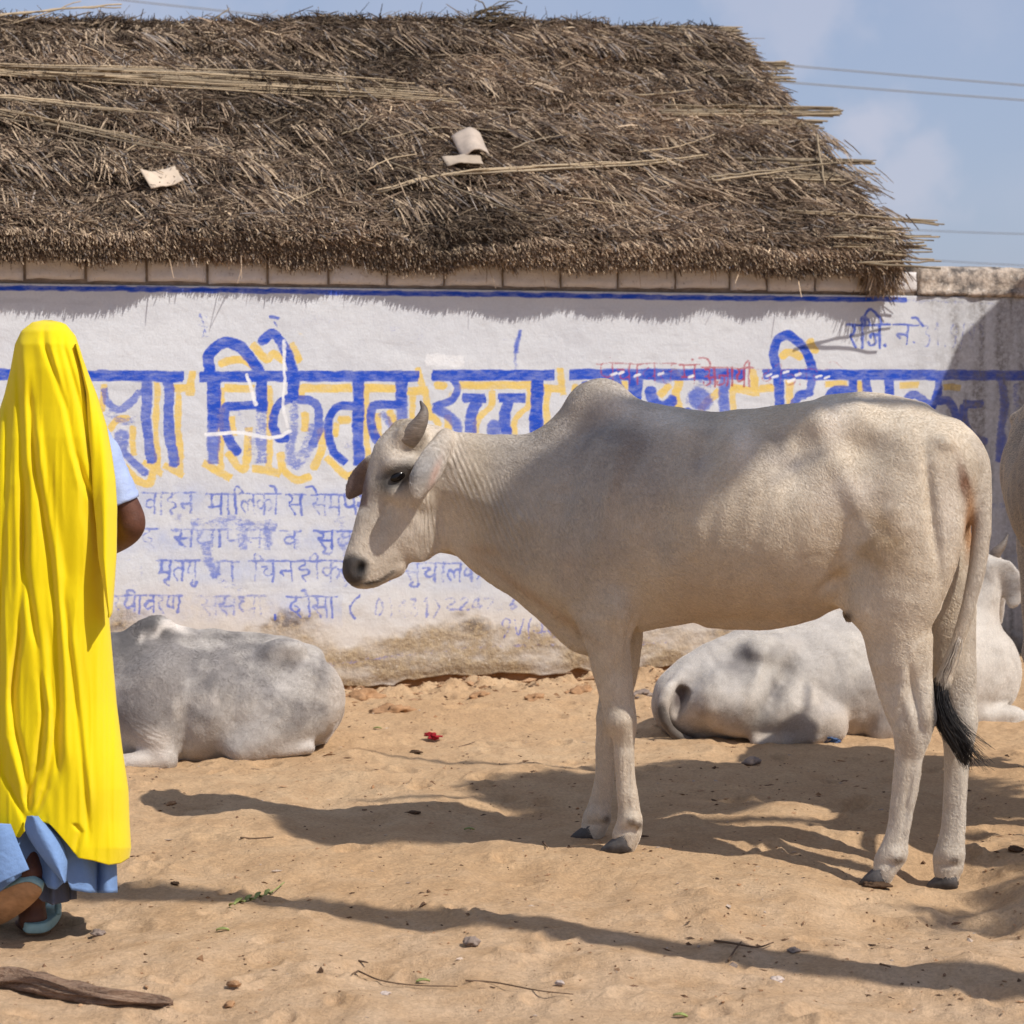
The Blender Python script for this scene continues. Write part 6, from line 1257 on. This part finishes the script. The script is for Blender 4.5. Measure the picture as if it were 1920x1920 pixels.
for k in range(9):
    t = k/9; b_ = P0+(P1-P0)*t*1.15; sg = 1 if k % 2 else -1; leafm(b_+np.array([0, 0, .004]), (.6-.5*t, sg*.8, .3), .034, .009, spr, m_leaf)
for u, v, lab in ((780, 1845, 'single bright green leaf on the thin curved twig in the foreground'), (405, 1748, 'thin green leaf at the lower edge of the long shadow'), (870, 1558, 'small grey green leaf in the cow shadow near the front hooves'), (1262, 1908, 'yellow green leaf at the bottom edge of the picture'), (700, 1368, 'small green leaf on the sand near the wall foot, left of the red rag')):
    P = on_sand(u, v); o = leafm((0, 0, .004), (1, rng.uniform(-.4, .4), 0), .034, .009, None, m_leaf); o.location = P; tag(o, lab, 'leaf', 'green leaves on the sand')
m_twig = flat_mat('twig_bark', (.13, .085, .055), .9, .25, 60, .002, 100, .1)
def twig(pts_, r, lab):
    P = np.array([on_sand(u, v)+np.array([0, 0, .006+.004*(i % 2)]) for i, (u, v) in enumerate(pts_)]); pth = catmull(P, 20); o = link_np('twig', *tube(pth, r*np.linspace(1, .5, 20), 6), m_twig); recentre(o, P[0]); tag(o, lab, 'twig', 'twigs on the sand')
for a in [([(674, 1826), (715, 1846), (780, 1852), (858, 1857)], .0022, 'thin curved twig in the foreground passing a green leaf'), ([(873, 1843), (930, 1850), (1010, 1862), (1075, 1872)], .0024, 'long thin straight twig in the centre foreground'), ([(1340, 1768), (1375, 1776), (1420, 1780), (1450, 1774)], .0035, 'forked dark twig in the foreground below the cow belly, upper stem'),
          ([(1366, 1805), (1378, 1788), (1390, 1770)], .0035, 'short dark twig crossing the forked twig'), ([(452, 1574), (475, 1578), (513, 1573)], .0035, 'dark twig in the shadow right of the shawl'), ([(1650, 1812), (1662, 1818), (1670, 1818)], .003, 'tiny dark twig in the lower right foreground'), ([(860, 1404), (890, 1396)], .003, 'short pale twig right of the red rag'),
          ([(1018, 1582), (1026, 1594)], .004, 'short stub of twig before the front hooves'), ([(1202, 1571), (1216, 1574)], .004, 'grey bark chip behind the near front hoof'), ([(673, 1806), (690, 1812)], .003, 'little dark twig under the long shadow'), ([(672, 1825), (660, 1834)], .003, 'dark twig end left of the curved twig')]: twig(*a)
# fine litter and clods nobody could count
pt, cl = [], []
n = 7600
for k in range(n):
    if k < 4400: x = rng.uniform(-2.5, 3); y = rng.uniform(4.8, 10.8)
    elif k < 5800: x = rng.choice([-.5, .2, .6, 1.3, -1.3, .9])+rng.normal()*.3; y = rng.choice([5.5, 6.0, 6.6, 7.6, 9.5, 5.2, 8.3])+rng.normal()*.2
    else: sw = rng.uniform(-1.7, 3.8); P = wpt(sw, 0, abs(rng.normal())*.35+.03); x, y = P[0], P[1]
    z = gz_at(x, y); r = rng.lognormal(math.log(.0034), .5)*(2.3 if k >= 5800 else (.75 if k < 2900 else 1)); r = min(r, .028)
    d = rng.normal(size=(6, 3)); d = np.array([[1, 0, 0], [0, 1, 0], [-1, 0, 0], [0, -1, 0], [0, 0, 1], [0, 0, -1]], float)*(r*np.array([rng.uniform(.6, 2.4), rng.uniform(.4, 1), rng.uniform(.2, .6)]))+d*r*.2
    a = rng.uniform(0, 6.28); d = d@np.array([[math.cos(a), math.sin(a), 0], [-math.sin(a), math.cos(a), 0], [0, 0, 1]])
    pt.append((d+np.array([x, y, z+r*.15]), np.array([[0, 1, 4], [1, 2, 4], [2, 3, 4], [3, 0, 4], [1, 0, 5], [2, 1, 5], [3, 2, 5], [0, 3, 5]])))
    cl.append(np.tile(np.array([(.10, .062, .04), (.17, .10, .06), (.36, .22, .125), (.42, .33, .26), (.30, .17, .09)][rng.choice(5, p=[.18, .26, .30, .08, .18]) if k < 5800 else rng.choice([1, 2, 4, 4])])*rng.uniform(.8, 1.2), (6, 1)))
V_, F_ = merge(pt); lit = link_np('ground_litter', V_, F_, attr_mat('litter', .95, .05, .2, 200), smooth=False, colors={'Col': np.concatenate(cl)}); lit['kind'] = 'stuff'; lit['label'] = 'specks of dung, chaff and earth crumbs over the sand'
# lumps of earth and broken brick at the foot of the wall
for i, (u, v, r, mt, lab) in enumerate(((672, 1310, .06, m_clod, 'large crumbly earth lump under the plaster edge, nearest the left lying cow'), (735, 1335, .05, m_clod, 'earth lump with a dark hollow below the plaster, left of the red rag'), (1090, 1300, .05, m_clod, 'earth lump at the wall foot left of the front legs'), (1208, 1305, .045, m_stone, 'brown brick fragment at the wall foot right of the front legs'), (1000, 1312, .04, m_clod, 'earth lump under the plaster edge, middle of the gap'), (900, 1308, .04, m_clod, 'earth lump under the plaster edge below the cow throat'))):
    P = on_sand(u, v); V_, F_ = ico_rock(r, i*5.1+2, (1.6, .9, .55), .55, 20); o = link_np('earth_lump', V_, F_, mt); o.location = P+np.array([0, .05, -.004]); o.rotation_euler = (0, 0, .3+i*.2); tag(o, lab, 'earth lump', 'lumps at the foot of the wall')

# ------------------------------------------------------------------ beyond the right edge: what casts the shade
nb = thing('gabled_hut', 'mud walled hut with a steep gable beyond the right edge, shading the bare wall', 'hut', (4.2, 10.9, 0))
E1 = wpt(np.array((wall_s(1742, 770)[0])), 0.0, 0.0); tS = 1.75
Ea = E1+np.array([TOSUN.x, TOSUN.y, 0])/math.hypot(TOSUN.x, TOSUN.y)*tS; hE = wall_s(1742, 770)[1]+tS*math.tan(SUN_EL)
m_dz = .83
def gable(off, w_=4.0):
    a_ = Ea+WN*off; return [a_, a_+WD*w_, a_+WD*w_+np.array([0, 0, hE]), a_+WD*w_/2+np.array([0, 0, hE+m_dz*w_/2]), a_+np.array([0, 0, hE])]
g0, g1 = gable(0), gable(-.25); Vg = np.array(g0+g1); Fg = [np.array([[0, 1, 2, 4], [5, 9, 7, 6], [0, 5, 6, 1], [1, 6, 7, 2], [2, 7, 8, 3], [3, 8, 9, 4], [4, 9, 5, 0]]), np.array([[4, 2, 3], [9, 8, 7]])]
link_np('gable_wall', Vg, Fg, mpl, nb, smooth=False)
pole = thing('utility_pole', 'tall leaning wooden pole standing beyond the right edge', 'pole', (3.35, 4.05, 0))
pb_ = np.array([0, .32, 0])+at_z(1920, 1856, 0)+np.array([TOSUN.x, TOSUN.y, 0])/math.hypot(TOSUN.x, TOSUN.y)*2.3
link_np('shaft', *tube(catmull(np.array([pb_+np.array([0, 0, -.3]), pb_+np.array([.03, -.41, 3]), pb_+np.array([0, -.85, 6.1])]), 20), np.linspace(.10, .085, 20), 16), m_brn, pole)
pole.location = tuple(pb_)
for ch in pole.children: ch.matrix_parent_inverse = pole.matrix_world.inverted()
# a tree beyond the right edge throws broken shade on the sand
tree = thing('tree', 'leafy tree standing beyond the right edge', 'tree', (4.6, 5.6, 0))
SH = np.array([TOSUN.x, TOSUN.y, 0])/math.hypot(TOSUN.x, TOSUN.y)/math.tan(SUN_EL)      # shift of a caster per metre of height
def over(x, y, h): return np.array([x, y, 0])+SH*h+np.array([0, 0, h])
tb = np.array([4.6, 5.6, -.2]); crown = over(.85, 8.0, 4.0)
limb = [(catmull(np.array([tb, tb+np.array([.05, 0, 1.6]), tb+np.array([-.1, .1, 3.0]), tb+np.array([-.2, .2, 4.4])]), 20), np.linspace(.15, .07, 20))]
for c0_ in (over(.25, 7.75, 4.2), over(1.45, 7.9, 4.3), cpt(1135, 960, -.15)+np.array(TOSUN)*5.2):
    limb.append((catmull(np.array([tb+np.array([-.1, .1, 3.2]), (tb+c0_)/2+np.array([0, 0, 1.9]), c0_]), 16), np.linspace(.05, .015, 16)))
for k in range(9):
    e_ = crown+np.array([rng.normal()*.55, rng.normal()*.4, .1*rng.normal()]) if k < 5 else over(rng.uniform(.9, 2.1), rng.uniform(5.9, 6.7), rng.uniform(3.4, 4.2))
    b_ = tb+np.array([-.1, .1, rng.uniform(2.6, 3.8)]); limb.append((catmull(np.array([b_, (b_+e_)/2+np.array([0, 0, .35]), e_, e_+(e_-b_)*.25-np.array([0, 0, .15])]), 18), np.linspace(.045, .010, 18)))
link_np('trunk', *merge([tube(a, b, 9) for a, b in limb]), m_brn, tree)
Psh = cpt(1108, 990, -.15); crowns = [(over(.95, 7.95, 4.0), (.62, .42, .30), 4200), (over(.25, 7.75, 4.2), (.42, .30, .24), 2000), (over(1.45, 7.9, 4.3), (.35, .4, .3), 1500), (Psh+np.array(TOSUN)*5.2, (.27, .24, .28), 2200), (over(-.36, 7.22, 4.9), (.40, .2, .2), 1700), (over(.45, 7.45, 4.6), (.4, .16, .16), 1300)]
C_ = [np.array([limb[rng.integers(9, 13)][0][rng.integers(6, 18)] for _ in range(700)])+rng.normal(size=(700, 3))*.06]
for c0_, r_, n_ in crowns:
    u = rng.normal(size=(n_, 3)); u /= np.linalg.norm(u, axis=1)[:, None]; C_.append(c0_+u*(rng.random(n_)**.4)[:, None]*np.array(r_))
C_ = np.concatenate(C_)
cl_ = fbm(C_[:, 0]*3, C_[:, 1]*3, C_[:, 2]*3, octv=2); C_ = C_[cl_ > -.62]; n = len(C_)
a = rng.normal(size=(n, 3)); a /= np.linalg.norm(a, axis=1)[:, None]; b = np.cross(a, rng.normal(size=(n, 3))); b /= np.linalg.norm(b, axis=1)[:, None]
Vl = np.stack([C_-a*.042, C_+b*.018, C_+a*.042, C_-b*.018], 1).reshape(-1, 3); link_np('crown', Vl, np.arange(n*4).reshape(n, 4), m_leaf, tree)
